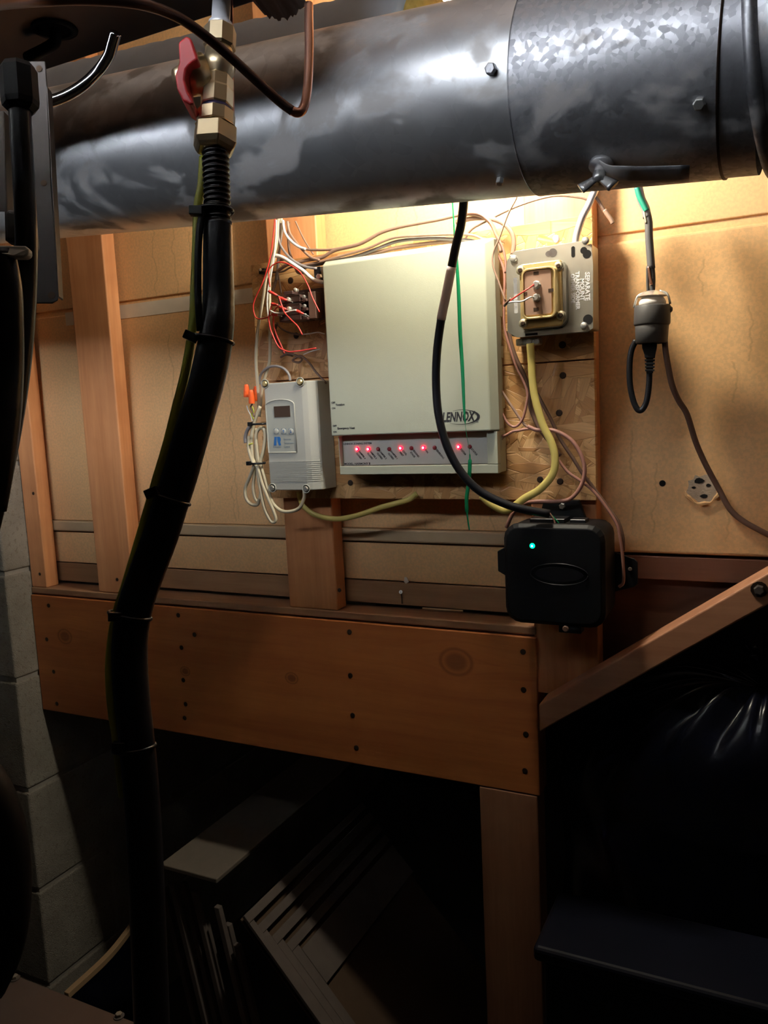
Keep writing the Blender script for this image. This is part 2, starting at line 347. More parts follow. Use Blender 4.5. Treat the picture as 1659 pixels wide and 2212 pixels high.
# ---------------------------------------------------------------- shell
XW = -1.3074                                   # plane of the block wall on the left
def shell():
    o = struct('floor'); obj('slab', box(-3, 1.6, -3.0, 1.7, -.1, 0), M['floor'], o, kind='structure')
    o = struct('ceiling'); obj('subfloor', box(-3, 1.6, -3.0, 1.7, 1.1+H, 1.14+H), M['ceil'], o, kind='structure')
    for i, x in enumerate((-2.2, -1.5, .2, .9)):
        obj('joist', box(x, x+.038, -2.9, .0, .86+H, 1.0995+H), M['ceil'], o)
    wb = struct('wall_back')
    # wallboard sheets, joint strip, mouldings
    zs1, zs2, zb = P(1298, 510).z, P(1298, 527).z, P(1347, 1193).z
    xr = .55
    obj('wallboard_sheet', box(XW, xr, 0, .0127, zs1, .9+H), M['drywall'], wb, bevel=.002)
    obj('joint_strip', box(XW, xr, .0035, .0127, zs2-.001, zs1+.001), M['drywall'], wb)
    zm = P(385, 1130).z
    xc = P(1300, 800).x
    obj('wallboard_sheet', box(xc-.05, xr, -.002, .0127, zb, zs2), M['drywall'], wb, bevel=.004)
    obj('wallboard_sheet', box(XW, xc-.0505, 0, .0127, zm, zs2), M['drywall'], wb, bevel=.002)
    obj('joint_tape', box(P(258, 690).x-.13, P(545, 600).x, -.0008, 0, P(400, 672).z, P(400, 641).z), M['tape'], wb)
    zm2 = P(385, 1156).z; zbd = P(747, 1250).z; zp = P(747, 1302).z
    obj('moulding', box(XW, xc-.0505, -.006, .0127, zm2+.0015, zm-.0005), M['moulding'], wb, bevel=.003)
    obj('wallboard_sheet', box(XW, xc-.0505, .001, .0127, zbd+.001, zm2-.0015), M['drywall'], wb, bevel=.001)
    obj('sheathing_board', box(XW, xc-.0505, -.001, .0127, zp+.003, zbd-.001), M['sheath'], wb, bevel=.001)
    obj('sheathing_board', prism([P(1250, 1180, .016), P(1760, 1180, .016), P(1760, 1235, .016), P(1310, 1478, .016), P(1250, 1500, .016)], (0, .014, 0)), M['darkwood'], wb, bevel=.001)
    obj('sheathing_board', box(xc-.05, xr, .0, .0127, -.0355+zb, zb-.004), M['darkwood'], wb, bevel=.001)
    # torn hole in the wallboard
    c = P(1517, 1055, -.0025)
    poly = [];  rim = []
    for k in range(22):
        a = 2*math.pi*k/22; r = .021*(1+.22*random.uniform(-1, 1)); poly.append(c+Vector((math.cos(a)*r, 0, math.sin(a)*r*.9)))
    obj('torn_patch', prism(poly, (0, .001, 0)), M['plaster'], wb)
    bm = bmesh.new()
    for dx, dz, r in ((-.004, .010, .007), (.007, .004, .004), (-.010, .001, .003), (.002, -.010, .005)):
        prism([c+Vector((dx+math.cos(k)*r*random.uniform(.6, 1.1), -.0006, dz+math.sin(k)*r*.55)) for k in (0, .7, 1.5, 2.3, 3.1, 3.9, 4.7, 5.5)], (0, .0005, 0), bm)
    obj('void', bm, M['hole'], wb)
    bm = tube([c+Vector((math.cos(a)*.021, -.003, math.sin(a)*.019*random.uniform(.85, 1.1))) for a in [math.radians(q) for q in range(190, 370, 18)]], lambda t: .0006+.0022*abs(math.sin(t*9)), 6, smooth=2)
    obj('torn_paper', bm, M['drywall'], wb)
    obj('nail_hole', lathe(P(1431, 1044, -.0022), (0, -1, 0), [(0, .0042), (.0004, .0042)], 10), M['hole'], wb)
    # block wall on the left: pier front at y=-.095, side face going back
    wl = struct('wall_left', (XW, 0, 0))
    zz = [-.0685, -.2735, -.481, -.703, -.912, -1.115, -1.33]
    tops = [.75, .545, .34, .135]+zz
    obj('mortar_core', box(XW-.30, XW-.004, -.091, 1.4, 0, .78+H), M['mortar'], wl)
    def rough_block(y0, y1, z0, z1, x0=XW-.30):
        j = .0045; bm = box(x0, XW, y0, y1, z0+j+H, z1-j+H)
        obj('concrete_block', bm, M['block'], wl, bevel=.004)
    for i in range(len(tops)-1):
        z1, z0 = tops[i], tops[i+1]
        off = .195 if i % 2 else -.005
        y0 = -.095; y1 = off+.1
        if y1-y0 < .06: y1 += .2
        while y0 < 1.35:
            rough_block(y0, min(y1-.005, 1.4), z0, z1); y0, y1 = y1+.005, y1+.4
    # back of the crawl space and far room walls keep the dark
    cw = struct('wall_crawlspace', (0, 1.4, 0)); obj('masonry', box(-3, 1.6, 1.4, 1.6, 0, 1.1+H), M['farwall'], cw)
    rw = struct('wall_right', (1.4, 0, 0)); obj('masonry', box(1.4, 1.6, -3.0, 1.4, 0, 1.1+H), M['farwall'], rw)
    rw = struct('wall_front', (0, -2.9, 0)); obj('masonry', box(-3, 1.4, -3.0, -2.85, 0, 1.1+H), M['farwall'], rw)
shell()

# ---------------------------------------------------------------- framing
def framing():
    zt = .9+H; zpl = P(747, 1322, -.04).z
    def stud(x0, x1, z0, z1, label, marks=()):
        t = thing('wall_stud', ((x0+x1)/2, -.019, z0), label, 'stud', None)
        obj('lumber', box(x0, x1, -.038, -.0085, z0, z1), M['stud'], t, bevel=.0025)
        for px, py in marks: screw('nail_head', P(px, py, -.038), (0, -1, 0), .0032, M['nail'], t, .0006)
        return t
    x = P(100, 1255, -.038).x
    stud(XW+.001, x, zpl, zt, 'orange fir stud beside the concrete block pier', [(72, 1066), (86, 1240)])
    x = P(300, 1040, -.0).x
    stud(P(191, 1040, -.038).x, x, zpl, zt, 'orange fir stud standing alone left of the black gas hose', [(253, 1252)])
    x = P(612, 1100, -.038).x
    stud(x, x+.089, zpl, zt, 'orange stud under the left half of the strand board panel', [(733, 1275)])
    x1 = P(1289, 1075, -.038).x; XS = x1
    stud(x1-.089, x1, P(1300, 1512, -.038).z, zt, 'orange stud along the right edge of the strand board panel')
    # sill plate and beam
    t = thing('sill_plate', (-.8, -.02, zpl-.03), 'dark stained sill plate lying along the top of the wide beam', 'plank')
    xe = P(1160, 1345, -.04).x
    obj('upper_layer', box(XW+.001, xe-.002, -.040, .012, zpl-.012, zpl), M['plate'], t, bevel=.002)
    obj('lower_layer', box(XW+.001, xe-.002, -.036, .012, P(560, 1329, -.043).z+.002, zpl-.0125), M['darkwood'], t, bevel=.002)
    zt2 = P(560, 1327, -.043).z; zb2 = P(560, 1614, -.043).z
    t = thing('header_beam', (-.8, -.03, zb2), 'wide knotty pine header beam with nail heads spanning the opening', 'beam')
    obj('board', box(XW+.001, P(1161, 1500, -.043).x, -.043, -.005, zb2, zt2), M['beam'], t, bevel=.0015)
    for px, py in ((755, 1365), (757, 1459), (762, 1545), (770, 1615), (1130, 1408), (1131, 1490), (1136, 1586), (1134, 1665), (385, 1329), (392, 1399), (396, 1469), (401, 1521), (399, 1551), (105, 1308), (101, 1381), (116, 1451), (123, 1520), (420, 1371)):
        screw('nail_head', P(px, py, -.043), (0, -1, 0), .0042, M['nail'], t, .0005)
    t = thing('support_post', (P(1100, 1900, -.043).x, -.03, 0), 'dark timber post standing under the right end of the header beam', 'post')
    obj('lumber', box(P(1035, 1702, -.043).x, P(1161, 1718, -.043).x, -.043, -.005, 0, zb2-.001), wood('post_wood', (.42, .21, .115), (.30, .13, .07), 'z'), t, bevel=.002)
    # brace
    def q(px, py): return P(px, py, -.083)
    a, b = q(1165, 1582), q(1700, 1284); up = q(1165, 1530)-a; up2 = q(1659, 1228)-q(1659, 1307)
    h = (up.z+up2.z)/2; d = (b-a)
    e = b+d*.9
    t = thing('diagonal_brace', a, 'sloping timber brace rising to the right from the header beam end', 'brace')
    obj('lumber', prism([a, e, e+Vector((0, 0, h)), a+Vector((0, 0, h))], (0, .046, 0)), M['brace'], t, bevel=.0025)
    p = P(1640, 1273, -.083); obj('bolt_washer', lathe(p, (0, -1, 0), [(-.001, .0095), (.0012, .0095)], 12), M['nail'], t); screw('bolt_head', p+Vector((0, -.001, 0)), (0, -1, 0), .006, M['bracket'], t, .005, True)
    return XS
XS = framing()

def odds():
    t = thing('splinter', P(950, 1318, -.02), 'thin pale splinter of wood lying on the sill plate', 'splinter')
    obj('stick', tube(W(((913, 1314), (955, 1317), (1000, 1320)), -.024), .0016, 6), M['moulding'], t)
    t = thing('bent_nail', P(868, 1290, -.006), 'bent rusty nail standing at the foot of the sheathing board', 'nail')
    obj('shank', tube(W(((866, 1278), (868, 1290), (869, 1304)), -.006), .0013, 6), M['nail'], t, True)
    obj('head', lathe(P(866, 1279, -.006), (0, -1, .4), [(0, .003), (.001, .003)], 8), M['steel'], t)
    t = thing('paper_scrap', P(877, 1253, -.004), 'small torn paper scrap sticking out of the board joint', 'scrap')
    obj('flap', prism([P(874, 1246, -.004), P(879, 1247, -.004), P(883, 1257, -.004), P(877, 1261, -.004), P(873, 1257, -.004)], (0, -.0006, 0)), M['tape'], t)
odds()

# ---------------------------------------------------------------- strand board
def boards():
    zt = P(1282, 462, -.05).z; zj1 = P(1280, 776, -.05).z; zb = P(900, 1078, -.05).z
    xl = P(541, 566, -.05).x; xr = P(1283, 700, -.05).x
    t = thing('strand_board_panel', ((xl+xr)/2, -.044, zj1), 'upper strand board panel behind the control boxes', 'board')
    obj('sheet', box(xl, xr, -.0505, -.0385, zj1+.0009, zt), M['osb'], t, bevel=.0008)
    for px, py in ((1201, 516), (628, 606), (640, 725), (1215, 745)): screw('screw', P(px, py, -.0505), (0, -1, 0), .0048, M['steel' if py < 600 else 'nail'], t, .001)
    t = thing('strand_board_panel', ((xl+xr)/2, -.044, zb), 'lower strand board panel ending just above the black box', 'board')
    obj('sheet', box(xl, xr, -.0505, -.0385, zb, zj1-.0009), M['osb'], t, bevel=.0008)
    for px, py in ((1216, 811), (1210, 1040), (1208, 892), (1167, 1036), (757, 1043)): screw('screw', P(px, py, -.0505), (0, -1, 0), .0045, M['nail'], t, .001)
boards()

# ---------------------------------------------------------------- ducts
AX = Vector((.99658, -.03034, -.07679)).normalized(); A0 = Vector((-.4, -.417, .2627+H)); RD = .0762
def cylhit(px, py, r=RD):
    v = ray(px, py).normalized(); w_ = CAM-A0; a = v-AX*v.dot(AX); b = w_-AX*w_.dot(AX)
    qa, qb, qc = a.dot(a), 2*a.dot(b), b.dot(b)-r*r; dd = qb*qb-4*qa*qc
    t = (-qb-math.sqrt(max(dd, 0)))/2/qa; p = CAM+v*t; n = (p-A0)-AX*(p-A0).dot(AX); return p, n.normalized()
def duct_s(px, py, r=RD): return (cylhit(px, py, r)[0]-A0).dot(AX)
def ducts():
    s1, s2, s3 = duct_s(1097, 150), duct_s(1549, 180), duct_s(1632, 230)
    t = thing('round_duct', A0+AX*s1, 'galvanised round metal duct crossing the top of the picture', 'duct')
    def sec(name, s0, s_1, r, m, seg=96, extra=()):
        n = 24; prof = [(s0+(s_1-s0)*k/n, r) for k in range(n+1)]
        return obj(name, lathe(A0, AX, prof, seg, cap=False), m, t, True)
    sec('duct_pipe', -1.6, s1+.04, RD, M['galv'])
    o = sec('damper_sleeve', s1, s2, RD+.0009, M['galv2'])
    obj('sleeve_edge', lathe(A0, AX, [(s1-.0004, RD), (s1-.0003, RD+.0011), (s1+.0006, RD+.0012)], 96, cap=False), M['galv3'], t, True)
    sec('elbow_pipe', s2-.03, s3, RD, M['galv3'])
    obj('pipe_edge', lathe(A0, AX, [(s2-.0006, RD+.0014), (s2+.0008, RD+.0014), (s2+.001, RD)], 96, cap=False), M['nail'], t, True)
    # swivel elbow segments after the bead ring
    ax2 = (AX+Vector((0.02, -.10, .12))).normalized(); p3 = A0+AX*s3
    obj('bead_ring', lathe(p3, ax2, [(-.004, RD), (-.003, RD+.004), (.001, RD+.006), (.005, RD+.004), (.006, RD)], 96, cap=False), M['galv3'], t, True)
    obj('elbow_segment', lathe(p3, ax2, [(0, RD+.001), (.06, RD+.001), (.12, RD+.001)], 96, cap=False), M['galv3'], t, True)
    obj('elbow_segment', lathe(p3+ax2*.115, (ax2+Vector((0, -.3, .3))).normalized(), [(0, RD+.001), (.3, RD+.001)], 96, cap=False), M['galv3'], t, True)
    # seam along the pipe (lock seam) on the upper side
    for px, py, rr in ((1063, 151, .0043), (1081, 386, .0032), (1512, 221, .0042)):
        p, n = cylhit(px, py); screw('sheet_metal_screw', p+n*.0012, n, rr, M['steel'] if py > 180 else M['galv3'], t, .0035, True)
    # damper handle
    p, n = cylhit(1300, 352)
    side = AX
    q0, n0 = p, n
    end, n1 = cylhit(1494, 343)
    strap = [q0+n0*.004, q0+n0*.010+AX*.008, q0+n0*.0125+AX*.02, (q0+end)/2+n0*.012, end+n1*.012]
    h = obj('damper_handle', tube(strap, .0085, 10, flat=.13, flatdir=n0, smooth=5), M['galv3'], t, True)
    obj('hub_washer', lathe(q0, n0, [(0, .009), (.004, .009), (.0045, .0045), (.012, .0045), (.014, .004)], 16), M['galv3'], t, True)
    bm = bmesh.new()
    for sgn in (-1, 1):
        u = AX*sgn; c = q0+n0*.012
        tube([c, c+u*.006+n0*.005, c+u*.012+n0*.010], lambda s: .0025+.0028*s, 8, bm, flat=.45, flatdir=n0.cross(AX), smooth=3)
    lathe(q0+n0*.01, n0, [(0, .005), (.007, .0045)], 12, bm)
    obj('wing_nut', bm, M['steel'], t, True)
    # band strap on the far left of duct
    # insulated supply duct behind
    ax = AX; top = P(800, 3, -.275); r_ = .066; c0 = top+Vector((0, .0, -r_*.985))+ax*.0
    t2 = thing('insulated_duct', c0, 'grey jacketed insulated duct behind the round metal duct', 'duct')
    prof = []
    for k in range(120):
        s = -1.0+1.06*k/119; prof.append((s, r_+.0006*math.sin(k*1.9)+.0006*random.random()))
    obj('jacket', lathe(c0, ax, prof, 48), M['jacket'], t2, True)
    bm = lathe(c0+ax*.0605, ax, [(0, .05), (.004, .062), (.012, .060), (.016, .04)], 40); obj('glass_fibre', bm, plain('yellow_fibre', (.55, .40, .10), .9, var=.4, bump=1), t2, True)
ducts()

# ---------------------------------------------------------------- cabinet above left with foil, and strap bracket
def cabinet():
    Yf = -.54; z0 = P(330, 78, Yf).z; xr = P(693, 36, Yf).x
    t = thing('furnace_cabinet', (-.7, -.7, z0), 'dark steel cabinet corner hanging at the upper left', 'cabinet')
    ynear = -.675
    obj('casing', box(-1.15, xr, ynear, Yf, z0, z0+.30), M['cabinet'], t, bevel=.003)
    # lighter lip along the right end
    xl = P(560, 55, Yf).x
    obj('end_flange', box(xl, xr+.001, ynear, Yf+.001, z0-.0015, z0), M['bracket'], t)
    # foil tape crumpled along the rear edge
    vs_, fs = [], []; n = 26
    for j in range(5):
        random.seed(5)
        for i in range(n):
            u = i/(n-1); x = xl+.004+(xr-.012-xl-.004)*u
            dz = -.004*j*.5-.007*math.sin(u*3.1)*j/4+random.uniform(-.0015, .0015); y = Yf-.03+.008*j+random.uniform(-.001, .001)
            vs_.append((x, y, z0-.002+dz))
    for j in range(4):
        for i in range(n-1): fs.append((j*n+i, j*n+i+1, (j+1)*n+i+1, (j+1)*n+i))
    o = obj('foil_tape', (vs_, fs), M['foil'], t, True)
    # recessed grommet and elbow fitting in the underside
    g = PZ(118, 62, z0)
    obj('grommet', lathe(g, (0, 0, -1), [(-.0005, .018), (.0015, .0175), (.0015, .0125), (-.0005, .012)], 28), M['black'], t, True)
    obj('knockout', lathe(g+Vector((.0, 0, 0)), (0, 0, -1), [(.0002, .012), (.0006, .0118)], 28), M['hole'], t)
    obj('conduit_elbow', tube([g, g+Vector((0, 0, -.006)), g+Vector((-.006, .002, -.010)), g+Vector((-.04, .006, -.011))], .0045, 12), M['black'], t, True)
    # copper capillary
    t = thing('copper_tube', PD(640, 245, .5), 'bent copper capillary tube looping in front of the round duct', 'tube')
    k = [PD(-40, 10, .36), PD(60, 2, .40), PD(180, -2, .42), PD(300, 8, .44), PD(380, 35, .46), PD(440, 75, .475), PD(500, 125, .485), PD(560, 180, .495), PD(605, 220, .50), PD(632, 240, .502)]
    obj('tarnished_run', tube(k, .0030, 12), M['darkcopper'], t, True)
    k = [PD(628, 237, .502), PD(640, 243, .502), PD(652, 239, .503), PD(661, 215, .505), PD(666, 165, .508), PD(668, 100, .512), PD(667, 45, .516), PD(667, 10, .52)]
    obj('bright_run', tube(k, .0029, 12), M['copper'], t, True)['label'] = 'bright orange copper end of the tube'
    t = thing('copper_pipe', PD(500, 200, .6), 'thin straight copper pipe behind the brass valve', 'tube')
    obj('pipe', tube([PD(498, 0, .60), PD(500, 120, .60), PD(501, 200, .60), PD(502, 250, .60)], .0017, 8), M['copper'], t, True)
    t = thing('chrome_hose', PD(170, 190, .62), 'shiny chrome tube curving over the left end of the duct', 'tube')
    obj('tube', tube([PD(70, 228, .60), PD(115, 217, .60), PD(150, 203, .60), PD(185, 180, .60), PD(215, 150, .60), PD(235, 120, .595), PD(243, 95, .59), PD(250, 70, .585)], .0042, 12), plain('chrome', (.8, .8, .85), .12, 1), t, True)
    # hanging strap
    t = thing('metal_strap', PD(100, 400, .55), 'flat grey steel strap with round holes hanging at the left', 'bracket')
    poly = [(52, 132), (97, 132), (101, 185), (110, 400), (126, 635), (124, 648), (112, 655), (66, 655), (58, 400)]
    def S(px, py): return PD(px, py, .565)
    obj('strap', prism([S(*p) for p in poly], FW*.0016), M['bracket'], t, bevel=.0005)
    for px, py, r in ((85, 149, .0022), (95, 396, .0022), (112, 638, .0026)):
        c = S(px, py)-FW*.0003
        obj('hole', lathe(c, -FW, [(0, r), (.0002, r)], 12), M['gap'], t)
    obj('flange', prism([S(100.5, 185), S(102.5, 190), S(127, 640), S(125, 643)], FW*.008), M['bracket'], t)
cabinet()

# ---------------------------------------------------------------- gas valve and hose
def gas():
    t = thing('gas_valve', PD(465, 180, .56), 'brass ball valve with red lever handle above the black hose', 'valve')
    p0, p1 = PD(478, 20, .565), PD(463, 335, .555); ax = (p1-p0).normalized(); L = (p1-p0).length
    def s(y): return (y-20)/315*L
    k = .56/F
    obj('pipe_nipple', lathe(p0-ax*.02, ax, [(0, 20*k), (.02+s(50), 20*k), (.02+s(52), 26*k), (.02+s(64), 26*k)], 24), plain('bright_nipple', (.80, .80, .84), .35, .4), t, True)
    obj('upper_hex', lathe(p0, ax, [(s(62), 30*k), (s(66), 35*k), (s(104), 35*k), (s(108), 31*k)], 8), M['brass'], t)
    obj('valve_body', lathe(p0, ax, [(s(106), 27*k), (s(112), 30*k), (s(126), 31*k), (s(134), 34*k), (s(146), 36*k), (s(158), 34*k), (s(168), 28*k), (s(172), 27*k)], 28), M['brass'], t, True)
    obj('lower_hex', lathe(p0, ax, [(s(168), 28*k), (s(174), 34*k), (s(196), 34*k), (s(200), 35*k), (s(232), 35*k), (s(238), 32*k)], 8, phase=.3), M['brass'], t)
    obj('gasket', lathe(p0, ax, [(s(236), 33*k), (s(246), 33*k)], 24), plain('violet_gasket', (.05, .04, .10), .3, .5), t, True)
    obj('union_collar', lathe(p0, ax, [(s(243), 36*k), (s(247), 41*k), (s(272), 41*k), (s(277), 44*k)], 10), M['brass'], t)
    obj('union_nut', lathe(p0, ax, [(s(274), 42*k), (s(280), 48*k), (s(312), 49*k), (s(322), 44*k), (s(330), 38*k)], 6, phase=.5), M['brass'], t, bevel=.0008)
    b0 = PD(440, 160, .558); sd = (PD(396, 166, .552)-b0).normalized()
    obj('stem_bonnet', lathe(b0, sd, [(0, 42*k), (.4*.03, 40*k), (.016, 24*k), (.021, 18*k)], 20), M['brass'], t, True)
    hp = [(385, 90), (402, 76), (413, 82), (428, 128), (412, 138), (402, 150), (399, 172), (406, 198), (420, 222), (410, 226), (395, 216), (382, 192), (378, 162), (387, 134)]
    obj('handle', prism([PD(x, y, .535) for x, y in hp], FW*.026), M['red'], t, bevel=.0015)['label'] = 'red vinyl-coated lever'
    # hose
    pts = [(465, 318, .555), (468, 400, .555), (470, 480, .555), (471, 560, .555), (472, 640, .555), (470, 700, .553), (461, 760, .553), (445, 830, .555), (425, 900, .555), (405, 970, .555), (388, 1030, .555), (370, 1085, .555), (346, 1160, .555), (316, 1240, .555), (292, 1310, .555), (281, 1380, .555), (281, 1450, .555), (286, 1520, .555), (294, 1590, .555), (303, 1680, .555), (311, 1800, .555), (318, 1950, .555), (324, 2100, .555), (330, 2260, .555)]
    P3 = [PD(*p) for p in pts]; path = spline(P3, 10); L = 0; cum = [0]
    for a, b in zip(path, path[1:]): L += (b-a).length; cum.append(L)
    t = thing('gas_hose', P3[0], 'long black jacketed gas hose hanging from the brass valve', 'hose')
    # corrugated top then smooth jacket
    c = spline(P3[:3], 40)
    obj('corrugated_end', tube(c, lambda u: .0088+.0007*math.sin(u*2*math.pi*14), 20, smooth=0), M['hose'], t, True)
    def rad(u):
        return (.0098+.0022*min(1, u*5))+.00006*math.sin(u*400)
    obj('jacket', tube(path[20:], rad, 22, smooth=0), M['hose'], t, True)
    # printed ridge highlights
    # green-yellow bonding wire
    t = thing('bonding_wire', PD(350, 1010, .56), 'yellow-green bonding wire tied along the black gas hose', 'wire')
    pts = [(440, 340, .56), (436, 400, .56), (434, 450, .56), (432, 520, .556), (428, 620, .553), (424, 700, .551), (408, 800, .55), (388, 880, .55), (368, 960, .55), (350, 1020, .55), (330, 1090, .55), (304, 1180, .55), (280, 1260, .55), (258, 1330, .55), (247, 1400, .55), (244, 1460, .55), (249, 1530, .55), (258, 1590, .55), (266, 1660, .552), (273, 1720, .555)]
    obj('insulation', tube([PD(p[0]-7*(p[1] > 440), p[1], p[2]+.008) for p in pts], .0032, 10), M['ygreen'], t, True)
    t = thing('black_lead', PD(428, 560, .55), 'slim black lead running beside the upper gas hose', 'wire')
    obj('insulation', tube([PD(*p) for p in ((440, 445, .548), (431, 500, .546), (428, 560, .545), (428, 640, .545), (432, 715, .546))], .0024, 8), M['black'], t, True)
    # ties
    for i, (cx, cy, rw, hx, hy, lab) in enumerate(((468, 458, 36, 424, 456, 'black cable tie on the gas hose just below the metal duct'), (462, 735, 42, 412, 727, 'black cable tie on the gas hose level with the relay'), (368, 1080, 45, 328, 1064, 'black cable tie on the gas hose left of the white cable coil'), (288, 1332, 44, 250, 1332, 'black cable tie on the gas hose in front of the beam top'), (294, 1612, 40, 258, 1612, 'lowest black cable tie on the gas hose below the beam'))):
        k2 = min(range(len(path)), key=lambda j: (path[j]-PD(cx, cy, .555)).length)
        tan = (path[min(k2+1, len(path)-1)]-path[k2-1]).normalized(); cc = path[k2]
        t = thing('cable_tie', cc, lab, 'cable tie', 'cable ties on the gas hose')
        r = .0122 if i else .0105
        u = (RT-tan*RT.dot(tan)).normalized(); v = tan.cross(u); off = -u*.0022
        ring = [cc+off+u*math.cos(a)*(r+.002)+v*math.sin(a)*r for a in [2*math.pi*j/28 for j in range(29)]]
        obj('strap', tube(ring, .0014, 8, flat=1, smooth=0), M['blacksat'], t, True)
        h = PD(hx, hy, .545)
        bm = box(-.0045, .0045, -.003, .003, -.003, .003); bmesh.ops.transform(bm, matrix=Matrix.Translation(h) @ Matrix(((RT.x, FW.x, UP.x), (RT.y, FW.y, UP.y), (RT.z, FW.z, UP.z))).to_4x4() @ Matrix.Rotation(.4*(i == 1)-.4*(i == 2), 4, 'Y'), verts=bm.verts)
        obj('head', bm, M['blacksat'], t, bevel=.0006)
gas()

# ---------------------------------------------------------------- left hoses
def left_hoses():
    t = thing('black_hose', PD(40, 600, .5), 'thick black hose hanging at the left picture edge behind a white clamp', 'hose')
    obj('jacket', tube([PD(*p) for p in ((40, 190, .47), (46, 300, .47), (52, 400, .47), (57, 520, .47), (55, 640, .47), (46, 760, .465), (30, 880, .46), (8, 1000, .455), (-18, 1110, .45), (-45, 1220, .45))], .0062, 16), M['hose'], t, True)
    obj('fitting', lathe(PD(38, 135, .47), PD(45, 240, .47)-PD(38, 135, .47), [(.002, .009), (.005, .0105), (.023, .0105), (.026, .010), (.029, .007)], 8), M['black'], t)
    t = thing('black_hose', PD(15, 700, .48), 'second thick black hose at the extreme left edge of the picture', 'hose')
    obj('jacket', tube([PD(*p) for p in ((2, 545, .44), (16, 620, .44), (20, 700, .44), (20, 800, .44), (14, 900, .435), (0, 1000, .43), (-18, 1100, .43))], .0075, 16), M['hose'], t, True)
    t = thing('hose_clamp', PD(35, 550, .44), 'white plastic clamp band around the black hoses', 'clamp')
    bm = prism([PD(-10, 537, .445), PD(64, 538, .44), PD(71, 545, .44), PD(72, 556, .44), PD(64, 563, .44), PD(40, 563, .44), (PD(20, 558, .44)), PD(-10, 560, .445)], -FW*.006)
    obj('band', bm, plain('white_nylon', (.92, .92, .85), .45), t, bevel=.0012)
    t = thing('pipe_bracket', PD(30, 480, .45), 'grey metal bracket behind the left edge hoses', 'bracket')
    obj('leg', prism([PD(4, 240, .50), PD(9, 240, .50), PD(17, 515, .50), PD(11, 520, .50)], FW*.01), M['bracket'], t, bevel=.0005)
    obj('plate', prism([PD(9, 452, .49), PD(20, 450, .49), (PD(48, 456, .49)), PD(54, 464, .49), PD(59, 525, .49), PD(11, 522, .49)], FW*.02), M['bracket'], t, bevel=.003)
    obj('rear_plate', prism([PD(-10, 240, .53), PD(22, 240, .53), PD(30, 455, .53), PD(-10, 455, .53)], FW*.002), M['bracket'], t)
    t = thing('black_pipe', PD(30, 1900, .5), 'large curved black pipe at the lower left picture edge', 'pipe')
    obj('pipe', tube([PD(*p) for p in ((-70, 1660, .42), (-30, 1710, .42), (0, 1790, .42), (12, 1880, .42), (10, 1980, .42), (-8, 2060, .42), (-40, 2130, .42))], .0125, 20), M['black'], t, True)
    t = thing('glint_cap', PD(0, 1690, .5), 'small steel cap standing in for a glint at the left picture edge', 'fitting')
    obj('cap', lathe(PD(-8, 1660, .6), PD(-6, 1725, .6)-PD(-8, 1660, .6), [(0, .003), (.003, .0045), (.018, .0045), (.02, .003)], 16), M['steel'], t, True)  # shiny cap stands in for a bright glint
left_hoses()

# ---------------------------------------------------------------- text helper
def text(s, loc, size, m, parent, rot=0.0, shear=0.0, offset=0.0, align='LEFT', name='lettering', xs=1.0):
    cu = bpy.data.curves.new(name, 'FONT'); cu.body = s; cu.size = size; cu.shear = shear; cu.offset = offset; cu.align_x = align; cu.extrude = .00012; cu.resolution_u = 2
    cu.materials.append(m); o = bpy.data.objects.new(name, cu); C.objects.link(o)
    mat = Matrix.Translation(loc) @ Matrix.Rotation(math.pi/2, 4, 'X') @ Matrix.Rotation(rot, 4, 'Z') @ Matrix.Scale(xs, 4, (1, 0, 0))
    dg = bpy.context.evaluated_depsgraph_get(); me = bpy.data.meshes.new_from_object(o.evaluated_get(dg)); C.objects.unlink(o); bpy.data.objects.remove(o)
    o = bpy.data.objects.new(name, me); me.transform(mat); C.objects.link(o); o.parent = parent
    o.matrix_parent_inverse = Matrix.Translation(-parent.location) if parent.type == 'EMPTY' else Matrix()
    return o

